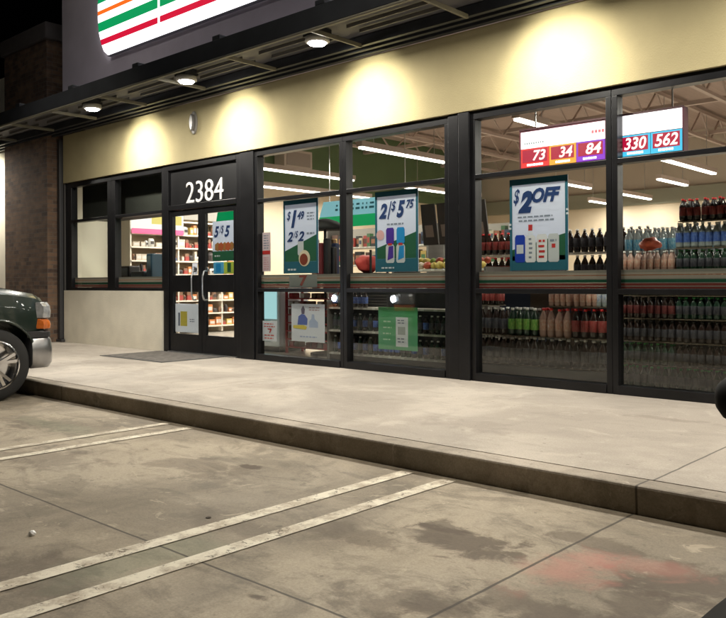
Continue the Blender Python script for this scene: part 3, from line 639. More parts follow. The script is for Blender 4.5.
# ------------------------------------------------------------------ LED price sign
P = empty('price_sign', (-3.5, .155, 2.2), 'long lit price sign with red numerals 73, 34, 84, 330 and 562 behind the glass', 'sign')
def pb(name, m, x0, x1, z0, z1, y0=-.004, y1=0): return MB().box(x0+3.5, x1+3.5, y0, y1, z0-2.2, z1-2.2).build(name, m, P)
pb('case', mat('sign_case', (.12, .03, .05), .5), -4.36, -2.68, 2.205, 2.605, .001, .10)
SWH = emis('sign_bright', (1, .93, .97), 2.6); LEDB = emis('led_field', (.75, .0, .06), .8); LEDN = emis('led_numeral', (1, .62, .60), 2.6)
pb('white_field', SWH, -4.34, -3.425, 2.405, 2.575); pb('white_field', SWH, -3.275, -2.695, 2.41, 2.59)
pb('top_edge', mat('case_dark', (.08, .03, .04), .5), -4.36, -2.68, 2.592, 2.61, -.006, 0)
for x0, x1, fc, tx, s in ((-4.34, -4.02, (.85, .03, .03), '73', .42), (-4.015, -3.725, (1, .42, .04), '34', .35), (-3.72, -3.425, (.28, .03, .62), '84', .3), (-3.275, -2.985, (.06, .55, .85), '330', .06), (-2.98, -2.695, (.06, .55, .85), '562', .04)):
    pb('price_frame', emis('frame_%s' % tx, fc, 1.35), x0, x1, 2.21, 2.403)
    cyan = tx in ('330', '562')
    zz0 = 2.262 if not cyan else 2.255
    pb('led_display', LEDB, x0+.02, x1-.02, zz0, 2.388, -.008, -.0045)
    a = x0+.03+(x1-x0-.06)*s; b_ = x1-.035
    text(tx, 'led_numerals', LEDN, a, b_, zz0+.012, 2.38, .155-.0085, P, .2, .02, loc0=(-3.5, .155, 2.2))
    mb = MB(); rr = random.Random(len(tx)+int(tx)); xx = x0+.07
    while xx < x1-.08:
        w_ = rr.uniform(.012, .03); mb.box(xx+3.5, xx+w_+3.5, -.0065, -.0045, 2.225-2.2, 2.246-2.2); xx += w_+.006
    mb.build('caption', SWH, P)
mb = MB()
for i in range(9): mb.box(-4.30+i*.026+3.5, -4.285+i*.026+3.5, -.0065, -.0045, .245, .265)
mb.build('printed_caption', mat('caption_grey', (.25, .3, .33), .5), P)
lo_ = mat('caption_rust', (.6, .15, .2), .5)
mb = MB()
for i in range(4): mb.box(-3.56+i*.035+3.5, -3.535+i*.035+3.5, -.0065, -.0045, .27, .30)
mb.build('printed_caption', lo_, P)
MB().bar((-4.2+3.5, .05, .4), (-4.2+3.5, .05, 2.6), .012).bar((-2.8+3.5, .05, .4), (-2.8+3.5, .05, 2.6), .012).build('hanger_rod', STEEL, P)

# ------------------------------------------------------------------ bottles and packs
def bottle_mesh(name, h, r, body, cap, lab, seg=10):
    mb = MB()
    mb.lathe([(r*.85, 0), (r, .02*h/.2), (r, h*.22), (r*1.02, h*.225), (r*1.02, h*.6), (r, h*.605), (r*.97, h*.66), (r*.55, h*.82), (r*.36, h*.88), (r*.36, h*.92), (r*.42, h*.925), (r*.42, h)], seg=seg,
             mats=[0, 0, 0, 2, 2, 0, 0, 0, 0, 1, 1])
    me = mb.mesh(name, [body, cap, lab])
    for p in me.polygons: p.use_smooth = len(p.vertices) == 4
    return me
def bm_(n, c, r=.18, e=None): return mat(n, c, r, spec=.6, emit=e, estr=.0)
COLA = bm_('cola_brown', (.018, .008, .006)); CLEAR = bm_('clear_plastic', (.30, .34, .35), .12); PEACH = bm_('peach_drink', (.36, .22, .18)); DKGN = bm_('dark_green_plastic', (.010, .032, .018))
CW = mat('cap_white', (.8, .78, .75), .4); CR = mat('cap_red', (.6, .02, .02), .4); CB = mat('cap_blue', (.03, .12, .5), .4); CG = mat('cap_green', (.03, .3, .06), .4); CK = mat('cap_black', (.03, .03, .03), .4)
def lab(n, c, c2, sc=70): return mat(n, c, .5, noise=.5, scale=sc, col2=c2, scl=(1, 1, .5), detail=2)
LR = lab('label_red', (.24, .012, .012), (.26, .06, .05)); LB = lab('label_blue', (.02, .08, .38), (.12, .2, .5)); LC = lab('label_cyan', (.03, .26, .45), (.3, .5, .6)); LG = lab('label_green', (.05, .30, .03), (.3, .45, .1)); LO = lab('label_orange', (.42, .15, .10), (.5, .38, .3)); LK = lab('label_dark', (.018, .02, .03), (.06, .055, .065)); LW = lab('label_white', (.5, .48, .46), (.2, .25, .4))
KIND = {}
def pack_proto(key, body, cap, lab, h, r, nx, ny):
    me = bottle_mesh('bottle_'+key, h, r, body, cap, lab)
    KIND[key] = (me, h, r, nx, ny)
def put_pack(key, x, y, z, label, group, name='bottle_pack', cat='bottle pack', jit=.006):
    me, h, r, nx, ny = KIND[key]
    p = r*2.04
    o = empty(name, (x+random.uniform(-jit, jit), y+random.uniform(-jit, jit), z), label, cat, group)
    for j in range(ny):
        for i in range(nx):
            if ny > 1 and j == 1 and random.random() < .1: continue
            bo = bpy.data.objects.new('bottle', me); C.objects.link(bo); bo.parent = o; bo.location = ((i-(nx-1)/2)*p, (j)*p+r, .0)
            bo.rotation_euler = (random.uniform(-.02, .02), random.uniform(-.025, .025), random.uniform(0, 6)); bo.scale.z = random.choice((1, 1, 1, .985, .97))
    tr = SHELF.copy(); C.objects.link(tr); tr.parent = o; tr.scale = (nx*p/.28, ny*p/.14, 1)
    return o
SHELF = bpy.data.objects.new('carton_tray', MB().box(-.14, .14, 0, .14, -.008, -.001).mesh('carton_tray', mat('tray_card', (.12, .09, .06), .8)))
S5 = (.205, .0325, 4, 2)
pack_proto('water_pale', CLEAR, CW, LW, *S5); pack_proto('darkred', COLA, CR, LR, *S5); pack_proto('shadedred', COLA, CK, mat('label_maroon', (.10, .012, .012), .6), *S5); pack_proto('bluelab', CLEAR, CW, LB, .235, .034, 4, 2)
pack_proto('peach', PEACH, CW, LO, *S5); pack_proto('dkgreen', DKGN, CG, LK, *S5); pack_proto('dark', COLA, CK, LK, *S5)
B2 = (.30, .046, 4, 2)
pack_proto('bigcola', COLA, CW, LK, *B2); pack_proto('biggreen', DKGN, CW, LG, *B2); pack_proto('bigorange', PEACH, CR, LO, *B2); pack_proto('bigblue', CLEAR, CB, LB, *B2); pack_proto('bigred', COLA, CR, LR, *B2); pack_proto('bigwater', CLEAR, CW, LC, .30, .046, 4, 2)
pitch = .27
G1 = 'bottle packs stacked behind the right hand window'
for c in range(5):
    x = -3.42+.14+c*pitch
    for k in range(5):
        key = ['dkgreen', 'dkgreen', 'dark', 'shadedred', 'dkgreen'][k] if c < 2 else ['dkgreen', 'dark', 'dark', 'dkgreen', 'dark'][k]  # lower tiers take darker bottle colours to stand in for shade
        put_pack(key, x, .42, .03+k*.22, '%s pack of small bottles in the stack under the %s' % (['lowest', 'second lowest', 'middle', 'fourth', 'fifth'][k], 'peach packs' if c < 2 else 'blue and red packs'), G1)
    if c < 2: put_pack('peach', x, .42, 1.13, 'peach coloured bottle pack on top of the lower stack beside the blue ones', G1)
    else:
        put_pack('dkgreen', x, .42, 1.13, 'dark green bottle pack just above the striped band, under the blue pack', G1)
        put_pack('bluelab', x, .42, 1.35, 'blue labelled bottle pack near the top of the right stack', G1)
        put_pack('darkred', x+.03, .42, 1.60, 'red capped bottle pack topmost in the right stack', G1)
for c in range(3): put_pack('bigwater', -3.75+.19+c*.385, 1.25, 1.31, 'clear water bottle pack with cyan labels behind the peach packs', G1)
blob('loose_bag', (-3.16, .56, 1.40), .10, mat('orange_red_bag', (.7, .13, .06), .35), .65, 9)
tag(bpy.data.objects['loose_bag'], 'orange red snack bag lying on the peach bottle packs', 'bag')
# base plinths
for x0, x1, y0, y1, z, lab in ((-3.44, -2.05, .40, .72, .02, 'low black plinth under the small bottle packs by the right window'), (-5.1, -3.46, .40, .85, .14, 'dark plinth under the large bottle packs by the third window'), (-3.80, -2.6, 1.2, 1.6, 1.295, 'grey display table behind the small bottle packs')):
    o = empty('display_plinth', ((x0+x1)/2, (y0+y1)/2, 0), lab, 'plinth'); w_ = (x1-x0)/2; d_ = (y1-y0)/2
    MB().box(-w_, w_, -d_, d_, 0 if z < 1 else z-.04, z).build('top', mat('plinth_dark', (.05, .05, .055), .6), o, bevel=.004)
    if z > 1:
        for sx in (-1, 1):
            for sy in (-1, 1): MB().bar((sx*(w_-.04), sy*(d_-.04), .0), (sx*(w_-.04), sy*(d_-.04), z-.04), .04).build('leg', DKST, o)
cols = [['bigwater', 'bigcola', 'bigcola'], ['bigcola', 'bigblue', 'biggreen'], ['bigwater', 'bigcola', 'bigorange'], ['bigcola', 'bigred', 'bigorange']]
nmv = ['leftmost column', 'column with the bright green pack', 'column right of the bright green pack', 'column nearest the mullion']
cols = [['bigcola', 'bigcola'], ['bigcola', 'biggreen'], ['bigcola', 'bigorange'], ['bigcola', 'bigred']]  # lower row all dark cola, shade put into the colour
for c, col in enumerate(cols):
    for k, key in enumerate(col):
        put_pack(key, -4.90+.385*c, .42, .155+.312*k, '%s pack of large bottles, %s, third window' % (['lower', 'upper'][k], nmv[c]), 'large bottle packs behind the third window')
put_pack('darkred', -4.93, .44, .79, 'small white topped pack over the leftmost column in the third window', 'large bottle packs behind the third window')
put_pack('peach', -4.08, .44, .79, 'orange pack under the striped band, in the third window', 'large bottle packs behind the third window')
put_pack('peach', -3.79, .44, .79, 'rightmost orange pack under the striped band, third window', 'large bottle packs behind the third window')
put_pack('water_pale', -3.55, .44, .79, 'pale capped pack next to the mullion, third window', 'large bottle packs behind the third window')
for x0, x1, y0, y1, z, lab in ((-3.44, -2.05, .76, 1.15, 1.10, 'dark cartons added to close bright gaps behind the small bottle packs'), (-5.1, -3.46, .90, 1.25, 1.0, 'dark cartons added to close bright gaps behind the large bottle packs')):
    o = empty('carton_light_block', ((x0+x1)/2, y0, 0), lab, 'cartons'); w_ = (x1-x0)/2  # dark cartons added to block light showing between the bottle rows
    for k in range(4):
        for c in range(4): MB().box(-w_+c*w_/2+.004, -w_+(c+1)*w_/2-.004, random.uniform(0, .02), y1-y0, k*z/4, (k+1)*z/4-.004).build('box', mat(['box_dark', 'box_brown', 'box_blue'][random.randrange(3)], [(.05, .045, .04), (.09, .06, .04), (.03, .04, .07)][random.randrange(3)], .8), o)
# gondolas with cola bottles
def gondola(x0, x1, y0, y1, zs, lab, name='shelf_unit', back=True, top=None):
    o = empty(name, ((x0+x1)/2, (y0+y1)/2, 0), lab, 'shelf'); w_ = (x1-x0)/2; d_ = (y1-y0)/2
    for z in zs: MB().box(-w_, w_, -d_, d_, z-.025, z).build('shelf', mat('shelf_cream', (.5, .46, .4), .5), o)
    tg_ = MB(); x_ = -w_+.05
    while x_ < w_-.1:
        for z in zs: tg_.box(x_, x_+.05, -d_-.003, -d_-.0005, z-.024, z-.002)
        x_ += random.choice((.11, .16, .2))
    tg_.build('price_tags', mat('tag_white', (.7, .68, .62), .6), o)
    if back: MB().box(-w_, w_, d_-.03, d_, zs[-1]+.001, top or zs[-1]+.35).box(-w_, w_, d_-.03, d_, .0, zs[0]-.03).build('back_panel', mat('shelf_back', (.3, .27, .23), .6), o)
    for s in (-1, 1): MB().box(s*w_-.02, s*w_+.02, -d_, d_, 0, (top or zs[-1]+.1)).build('side_panel', mat('shelf_side', (.12, .11, .1), .5), o)
    return o
gondola(-6.6, -3.9, 2.45, 2.8, [.3, .7, 1.08, 1.42], 'grey gondola of cola bottles seen behind the discount poster', top=1.5, back=False)
COLAB = [bottle_mesh('bottle_a', .30, .048, COLA, CW, LK), bottle_mesh('bottle_b', .30, .048, COLA, CR, LR)]
for zi, z in enumerate((1.421, 1.081)):
    x = -6.5
    i = 0
    while x < -4.0:
        if random.random() < .05: x += .104; continue
        me = COLAB[1] if x < -5.9 else COLAB[0]
        for yy in (2.52,):
            o = bpy.data.objects.new('cola_bottle', me); C.objects.link(o); o.location = (x, yy, z)
            tag(o, ('dark cola bottle with %s cap on the %s gondola shelf' % ('red' if x < -5.9 else 'white', ['upper', 'lower'][zi])), 'bottle', 'cola bottles on the gondola')
        x += .104; i += 1
# produce / food stand behind the second window
o = gondola(-7.3, -5.75, 1.6, 2.2, [.45, .85, 1.22], 'dark food stand behind the 2/$5.75 poster', 'food_stand', back=False, top=1.24)
FC = [mat('fruit_yellow', (.65, .5, .12), .5), mat('fruit_green', (.25, .4, .08), .5), mat('fruit_red', (.45, .08, .04), .5), mat('fruit_cream', (.65, .55, .42), .5)]
for i in range(26):
    x = -7.2+(i % 13)*.112; y = 1.68+.14*(i//13)+random.uniform(-.02, .02); m = FC[random.randrange(4)]
    bo = blob('fruit', (x, y, 1.27+.06*(i//13)), random.uniform(.045, .065), m, .9, i)
    tag(bo, {'fruit_yellow': 'yellow', 'fruit_green': 'green', 'fruit_red': 'red', 'fruit_cream': 'pale'}[m.name]+' fruit piled on the dark food stand', 'fruit', 'fruit on the food stand')
# mid store shelving with goods behind the first two wide windows
def goods_shelf(x0, x1, y0, lab, zs, top, seed, what):
    o = gondola(x0, x1, y0, y0+.45, zs, lab, 'shelf_unit', True, top); r_ = random.Random(seed)
    pal = [mat('goods_%d' % i, c, .5) for i, c in enumerate([(.30, .12, .06), (.10, .05, .035), (.34, .05, .04), (.5, .42, .3), (.05, .06, .10), (.06, .14, .06), (.5, .34, .1), (.03, .03, .03)])]
    ms = [MB().box(-.05, .05, 0, .1, 0, 1).box(-.036, .036, -.002, -.0002, .3, .72, 1).mesh('package', [pal[i], pal[(i*3+3) % 8]]) for i in range(8)]
    for li, z in enumerate(zs):
        x = x0+.06
        while x < x1-.08:
            w_ = r_.choice((.08, .1, .13, .17)); q = bpy.data.objects.new('package', ms[r_.randrange(8)]); C.objects.link(q)
            q.location = (x+w_/2, y0+.04+r_.uniform(0, .05), z+.001); q.scale = (w_/.104, 1, r_.uniform(.14, .26))
            tag(q, 'small package on %s of the %s' % (['the bottom level', 'the second level', 'the third level', 'the top level'][li], what), 'package', 'packages on the %s' % what); x += w_+.012
goods_shelf(-11.2, -8.7, 4.2, 'long snack shelving deep behind the second wide window', [.5, .95, 1.38, 1.72], 2.1, 4, 'long snack shelving')
goods_shelf(-8.4, -6.9, 4.3, 'short shelving unit behind the fruit stand', [.5, .95, 1.38, 1.72], 2.05, 8, 'short shelving behind the fruit stand')
# hanging dark menu boards
for i in range(4):
    x = -7.35+i*.30
    b = empty('menu_board', (x, 2.55, 1.60), 'dark slanted menu board, number %s from the left above the food stand' % ['one', 'two', 'three', 'four'][i], 'menu board', 'menu boards above the food stand')
    MB().prism([(-.14, 0), (.14, 0), (.06, .62), (-.20, .62)], 0, .02).build('board', mat('menu_dark', (.05, .045, .04), .5), b)
    MB().prism([(-.09, .12), (.06, .12), (.03, .3), (-.12, .3)], -.004, -.001).build('board_print', mat('menu_print', (.3, .24, .2), .5), b)
# red backpack like bag on cart
o = empty('counter_cart', (-7.75, 1.5, 0), 'dark cart carrying a red bag behind the second window', 'cart')
MB().box(-.3, .3, -.2, .2, 1.14, 1.18).build('tray', BLK, o)
for sx in (-.28, .28):
    for sy in (-.18, .18): MB().bar((sx, sy, 0), (sx, sy, 1.5 if sx > 0 else 1.14), .025).build('leg', BLK, o)
b = blob('red_bag', (-7.72, 1.5, 1.31), .16, mat('bag_red', (.5, .05, .04), .6), .85, 21); tag(b, 'crumpled red bag sitting on the dark cart', 'bag')
# black umbrella topped stand
o = empty('umbrella_stand', (-8.15, 1.1, 0), 'black domed stand hung with dark goods left of the window mullion', 'display stand')
MB().lathe([(.02, 0), (.02, 1.8)]).build('pole', BLK, o)
MB().lathe([(.30, 1.80), (.27, 1.86), (.18, 1.92), (.06, 1.96), (.01, 1.965)], seg=20).build('dome', mat('dome_black', (.01, .01, .01), .9), o, smooth=True)
for i in range(9):
    a = i*.7; MB().box(.16*math.cos(a)-.05, .16*math.cos(a)+.05, .13*math.sin(a)-.04, .13*math.sin(a)+.04, .95+.1*(i % 3), 1.55+.06*(i % 3)).build('hanging_item', [BLK, mat('item_navy', (.02, .03, .08), .6), mat('item_brown', (.3, .17, .08), .6), mat('item_maroon', (.14, .015, .02), .6)][i % 4], o, bevel=.02)
MB().lathe([(.22, 0), (.22, .04), (.05, .06)]).build('base', BLK, o)
# red wire rack + white cooler behind first wide window
o = empty('red_shelf_rack', (-8.35, 1.15, 0), 'red ladder like rack of snacks behind the white poster', 'rack')
RK = mat('rack_red', (.30, .015, .02), .5)
for s in (-.55, .55):
    MB().bar((s, -.12, 0), (s, -.12, .98), .03).build('upright', RK, o); MB().bar((s, .2, 0), (s, .2, .98), .03).build('upright', RK, o)
for k in range(8): MB().box(-.55, .55, -.14, .22, .08+k*.12, .095+k*.12).build('shelf', RK, o)
for k in range(7):
    for j in range(9):
        if random.random() < .8:
            s = MB().box(-.045, .045, -.1, .04, 0, .075).build('snack_bar', random.choice([mat('wrap_maroon', (.2, .03, .03), .5), mat('wrap_white', (.5, .45, .4), .5), mat('wrap_brown', (.14, .07, .04), .5), RK]), bevel=.01)
            s.location = (-8.35-.48+j*.12, 1.15, .096+k*.12); tag(s, 'small wrapped snack lying on a level of the red rack', 'snack', 'snacks on the red rack')
o = empty('drink_cooler', (-9.27, 1.25, 0), 'white lit cooler with pale blue panel beside the door post', 'cooler')
MB().box(-.3, .3, -.3, .3, .08, .98).build('cabinet', mat('cooler_white', (.7, .75, .78), .4), o, bevel=.02)
MB().box(-.24, .24, -.312, -.301, .5, .93).build('lit_panel', emis('cooler_panel', (.55, .95, 1), .75), o); MB().box(-.26, .26, -.27, .27, 0, .078).build('kick', BLK, o)
MB().box(-.24, .1, -.312, -.301, .16, .48).build('teal_panel', mat('cooler_teal', (.2, .5, .5), .4), o)
# hanging green and blue banners, glow added to both colours to brighten them
def banner(x0, x1, z0, z1, y, slant, lab):
    o = empty('hanging_banner', ((x0+x1)/2, y, z0), lab, 'banner', 'green and blue hanging banners'); a = x0-(x0+x1)/2; b_ = -a; h = z1-z0
    MB().prism([(a, 0), (b_, 0), (b_, h*.42), (a+slant*.42, h*.42)], 0, .03).build('green_field', mat('banner_green_glow', (.02, .40, .12), .5, emit=(.0, .42, .14), estr=.55), o)
    MB().prism([(a+slant*.42, h*.421), (b_, h*.421), (b_, h), (a+slant, h)], 0, .03).build('blue_field', mat('banner_blue_glow', (.32, .68, .80), .5, emit=(.3, .68, .80), estr=.5), o)
    mb = MB()
    rr = random.Random(3); x = a+.45
    while x < b_-.1:
        w_ = rr.uniform(.04, .12); mb.box(x, x+w_, -.003, -.001, h*.62, h*.70); mb.box(x+.02, x+w_, -.003, -.001, h*.78, h*.85); x += w_+.04
    mb.build('banner_print', mat('banner_ink', (.05, .28, .38), .5), o)
    MB().bar((a+.3, .015, h), (a+.3, .015, h+2.2), .01).bar((b_-.1, .015, h), (b_-.1, .015, h+2.2), .01).build('wire', STEEL, o)
banner(-9.76, -7.72, 1.96, 2.40, 2.5, .17, 'wide green and pale blue banner hanging behind the first two wide windows')
o = empty('hanging_banner', (-10.25, 1.0, 2.03), 'small slanted green banner in the top of the right door leaf', 'banner', 'green and blue hanging banners')
MB().prism([(-.32, .0), (.35, -.08), (.35, .16), (-.26, .22)], 0, .02).build('green_field', MATS['banner_green_glow'], o)
MB().bar((-.2, .01, .2), (-.2, .01, 2.6), .01).bar((.25, .01, .15), (.25, .01, 2.6), .01).build('wire', STEEL, o)

# wall shelves with cartons (left wall, seen through the door)
W = empty('wall_shelf', (-14.19, 1.4, 0), 'tall white wall shelving full of cartons seen through the doors', 'shelf')
YS = (0, 3.3)
for k in range(9): MB().box(0, .42, YS[0], YS[1], .12+k*.27, .15+k*.27).build('shelf', mat('shelf_white', (.75, .68, .58), .5), W)
for y in (0, 1.1, 2.2, 3.3): MB().box(.0, .40, y-.015, y+.015, .02, 2.35).build('divider', mat('shelf_white', (.7, .6, .5), .5), W)
hd = MB().box(.30, .43, 0, 1.2, 2.10, 2.55).build('lit_header', emis('header_white', (1, .95, .85), 1.3), W)
MB().box(.431, .436, .0, 1.2, 2.02, 2.12).build('pink_strip', mat('header_pink', (.7, .08, .2), .5, emit=(.8, .1, .25), estr=.4), W)
MB().box(.431, .436, .45, 1.15, 2.22, 2.40).build('yellow_block', emis('header_yellow', (1, .8, .15), 1.0), W)
MB().box(.30, .43, 1.22, 3.3, 2.36, 2.62).build('lit_header', emis('header_warm', (1, .85, .68), .95), W)
cm = [mat('carton_%s' % n_, c, .5) for n_, c in (('orange', (.55, .20, .07)), ('brown', (.24, .13, .08)), ('red', (.36, .06, .05)), ('cream', (.55, .47, .38)), ('white', (.62, .60, .56)), ('blue', (.07, .10, .22)), ('yellow', (.6, .42, .12)), ('dark', (.05, .04, .04)), ('green', (.08, .3, .12)))]
boxes = []
for q, m in enumerate(cm):
    mb = MB(); m2 = cm[(q*3+4) % len(cm)]
    if q % 3 == 0: mb.box(0, .10, -.045, .045, 0, 1); mb.box(.1001, .102, -.035, .035, .25, .7, 1)
    elif q % 3 == 1:   # pillow bag
        rg = []
        for z_, k_ in ((0, .35), (.04, .8), (.2, 1.0), (.6, 1.0), (.85, .75), (.93, .3), (1, .28)): rg.append([(.05+.05*k_*math.cos(a)*1.0, .045*(.6+.4*k_)*math.sin(a), z_) for a in [2*math.pi*t/10 for t in range(10)]])
        mb.loft(rg); mb.box(.097, .103, -.022, .022, .3, .65, 1)
    else: mb.box(0, .10, -.045, .045, 0, .6); mb.box(.0, .09, -.045, .045, .601, 1, 1)
    boxes.append(mb.mesh('carton', [m, m2]))
rr = random.Random(5); cnt = 0
for k in range(8):
    y = .06
    while y < 3.2 and cnt < 298:
        wd = rr.choice((.06, .08, .1, .13, .16)); i = rr.choice([0, 0, 1, 1, 2, 3, 3, 1, 0, 6, 7] if k < 4 else [4, 3, 3, 2, 0, 1, 1, 7, 7, 3, 5, 2, 6])
        if k > 5 and y < 1.1: i = rr.choice([4, 2, 3, 4])
        o = bpy.data.objects.new('carton', boxes[i]); C.objects.link(o); o.location = (-14.19+.27+rr.uniform(0, .04), 1.4+y+wd/2, .151+k*.27); o.scale = (1, wd/.1, rr.choice((.09, .12, .15, .17, .2)))
        tag(o, '%s carton on %s of the tall wall shelving' % (cm[i].name.split('_')[1], ['the lowest level', 'the second level', 'the third level', 'the fourth level', 'the middle level', 'the sixth level', 'the seventh level', 'the top level'][k]), 'carton', 'cartons on the wall shelving'); cnt += 1
        y += wd+.004+(.04 if rr.random() < .05 else 0)
# checkout counter with dark machines
Q = empty('checkout_counter', (-12.75, .85, 0), 'checkout counter behind the left windows', 'counter')
MB().box(-.55, .75, -.3, .3, 0, 1.02).build('cabinet', mat('counter_wood', (.2, .16, .12), .5), Q); MB().box(-.58, .78, -.33, .33, 1.021, 1.06).build('worktop', mat('counter_top', (.08, .08, .08), .3), Q, bevel=.005)
for x, w_, h, lab, m in ((-12.92, .3, .30, 'dark till screen on the checkout counter', BLK), (-12.5, .4, .2, 'wide dark till on the checkout counter', mat('till_grey', (.10, .12, .13), .4)), (-12.12, .17, .5, 'tall dark blue machine at the right end of the counter', mat('machine_blue', (.03, .07, .11), .4))):
    o = empty('till', (x, .85, 1.061), lab, 'till')
    MB().box(-w_/2, w_/2, -.12, .12, .0, h).build('body', m, o, bevel=.02); MB().box(-w_/2+.03, w_/2-.03, -.128, -.121, h*.4, h-.04).build('screen', mat('screen_grey', (.16, .2, .22), .2), o)
o = empty('orange_display', (-12.28, 1.0, 1.061), 'orange display bin standing on the checkout counter', 'display'); MB().box(-.08, .08, -.08, .08, 0, .26).build('bin', mat('bin_orange', (.7, .3, .12), .5), o, bevel=.02); MB().box(-.06, .06, -.088, -.081, .08, .18).build('bin_print', CW, o)
o = empty('potted_item', (-13.2, .6, .98), 'low dark basket on the sill of the leftmost window', 'basket'); MB().lathe([(.10, 0), (.13, .09)], seg=16).build('bowl', BLK, o); MB().box(-.3, -.02, -.04, .04, .0, .06).build('tray', BLK, o)
MB().box(-.36, .3, -.15, .15, -.03, -.001).build('ledge', BLK, o)
# counter run under windows (dark low display) first wide/second window
o = gondola(-7.55, -5.3, .55, .95, [.12, .42, .72], 'low dark gondola of bottles behind the green poster', 'low_gondola', back=False, top=.8)
MB().box(-1.12, 1.12, .17, .2, .0, .95).build('back_panel', mat('gondola_dark', (.03, .03, .03), .7), o)  # dark panel added to block bright gaps through the gondola
lowb = [bottle_mesh('bottle_c', .22, .036, DKGN, CW, LK), bottle_mesh('bottle_d', .22, .036, COLA, CK, LB)]
for z in (.421, .121, .721):
    x = -7.48
    while x < -5.35:
        if not (z > .7 and x > -6.9):
            o = bpy.data.objects.new('small_bottle', random.choice(lowb)); C.objects.link(o); o.location = (x, .62, z)
            tag(o, 'small dark bottle on the %s shelf of the low gondola' % {.421: 'middle', .121: 'bottom', .721: 'top'}[z], 'bottle', 'small bottles on the low gondola')
        x += .09

# ------------------------------------------------------------------ pickup truck at left
GRN = mat('dark_green_paint', (.010, .022, .016), .28, .2, coat=.8, noise=.2, scale=1)
CHR = mat('chrome', (.75, .75, .76), .16, 1); TYR = mat('tyre_rubber', (.02, .02, .02), .8, bump=.3, bscale=80); DK = mat('black_plastic', (.015, .015, .016), .5)
TG = glass_mat('dark_car_glass', (.15, .17, .17))
def bake_bool(o, cutters):
    for c in cutters:
        md = o.modifiers.new('x', 'BOOLEAN'); md.operation = 'DIFFERENCE'; md.object = c; md.solver = 'EXACT'
    dg = bpy.context.evaluated_depsgraph_get(); me = bpy.data.meshes.new_from_object(o.evaluated_get(dg)); o.modifiers.clear(); o.data = me
    for c in cutters: bpy.data.objects.remove(c)
def car_ring(y, w_, zb, zm, zs, zt, tw):
    h = [(0, zb), (w_*.8, zb), (w_*.97, zb+.05), (w_, zm), (w_*.985, (zm+zs)/2), (w_-.03, zs-.03), (w_-.10, zs+.02), (tw, zt-.015), (tw*.5, zt+.005), (0, zt+.012)]
    return [(x, y, z) for x, z in h] + [(-x, y, z) for x, z in h[-2:0:-1]]
def wheel(parent, x, y, r, side):
    wv = empty('wheel', (0, 0, 0)); wv.parent = parent; wv.location = (x, y, r)
    s = side
    MB().lathe([(r*.68, -.12), (r*.9, -.125), (r*.985, -.10), (r, -.05), (r, .05), (r*.985, .10), (r*.9, .125), (r*.68, .12)], seg=44, axis='x', cap=False).build('tyre', TYR, wv, smooth=True)
    q = MB(); q.lathe([(r*.675, -s*.11), (r*.685, s*.122), (r*.65, s*.125), (r*.62, s*.10), (r*.60, -s*.02), (r*.2, -s*.03)], seg=40, axis='x', cap=False)
    q.lathe([(r*.19, .0), (r*.18, s*.085), (r*.10, s*.10)], seg=20, axis='x')
    for k in range(5):
        a = k*2*math.pi/5+.3
        for da in (-.16, .16):
            q.bar((s*.07, r*.15*math.cos(a), r*.15*math.sin(a)), (s*.085, r*.64*math.cos(a+da), r*.64*math.sin(a+da)), r*.13, .03)
    q.build('rim', CHR, wv); return wv
T = empty('pickup_truck', (-9.165, -2.97, -.148), 'dark green pickup truck with chrome bumper at the left edge', 'truck')
rg = [car_ring(0.0, .82, .60, .76, .98, 1.02, .6), car_ring(-.05, .91, .56, .80, 1.02, 1.065, .64), car_ring(-.16, .96, .52, .82, 1.07, 1.12, .68), car_ring(-.42, .98, .46, .84, 1.11, 1.17, .70), car_ring(-.9, .985, .44, .84, 1.15, 1.23, .74),
      car_ring(-1.5, .985, .44, .84, 1.17, 1.26, .78), car_ring(-3.2, .985, .44, .84, 1.18, 1.26, .80), car_ring(-3.25, .985, .46, .84, 1.20, 1.24, .90), car_ring(-5.35, .98, .5, .86, 1.20, 1.24, .90)]
m = MB(); m.loft(rg); bd = m.build('body', GRN, T)
cut = []
for y in (-.60, -4.25):
    c = MB(); c.lathe([(.43, -1.2), (.43, -.62)], (0, y, .39), 36, 'x'); c.lathe([(.43, .62), (.43, 1.2)], (0, y, .39), 36, 'x'); co_ = c.build('cut', DK); co_.parent = T; cut.append(co_)
bpy.context.view_layer.update(); bake_bool(bd, cut)
for p in bd.data.polygons: p.use_smooth = True
md = bd.modifiers.new('n', 'EDGE_SPLIT'); md.split_angle = R(35)
for y in (-.60, -4.25):
    for s in (-1, 1):
        wheel(T, s*.855, y, .37, s)
        fl = MB(); rr_ = []
        for i in range(19):
            a = math.pi*(.02+.96*i/18); ca, sa = math.cos(a), math.sin(a)
            rr_.append([(s*.96, y+.425*ca, .39+.425*sa), (s*.992, y+.425*ca, .39+.425*sa), (s*.99, y+.445*ca, .39+.445*sa), (s*.965, y+.46*ca, .39+.46*sa)])
        fl.loft(rr_); fl.build('wheel_flare', GRN, T, smooth=True)
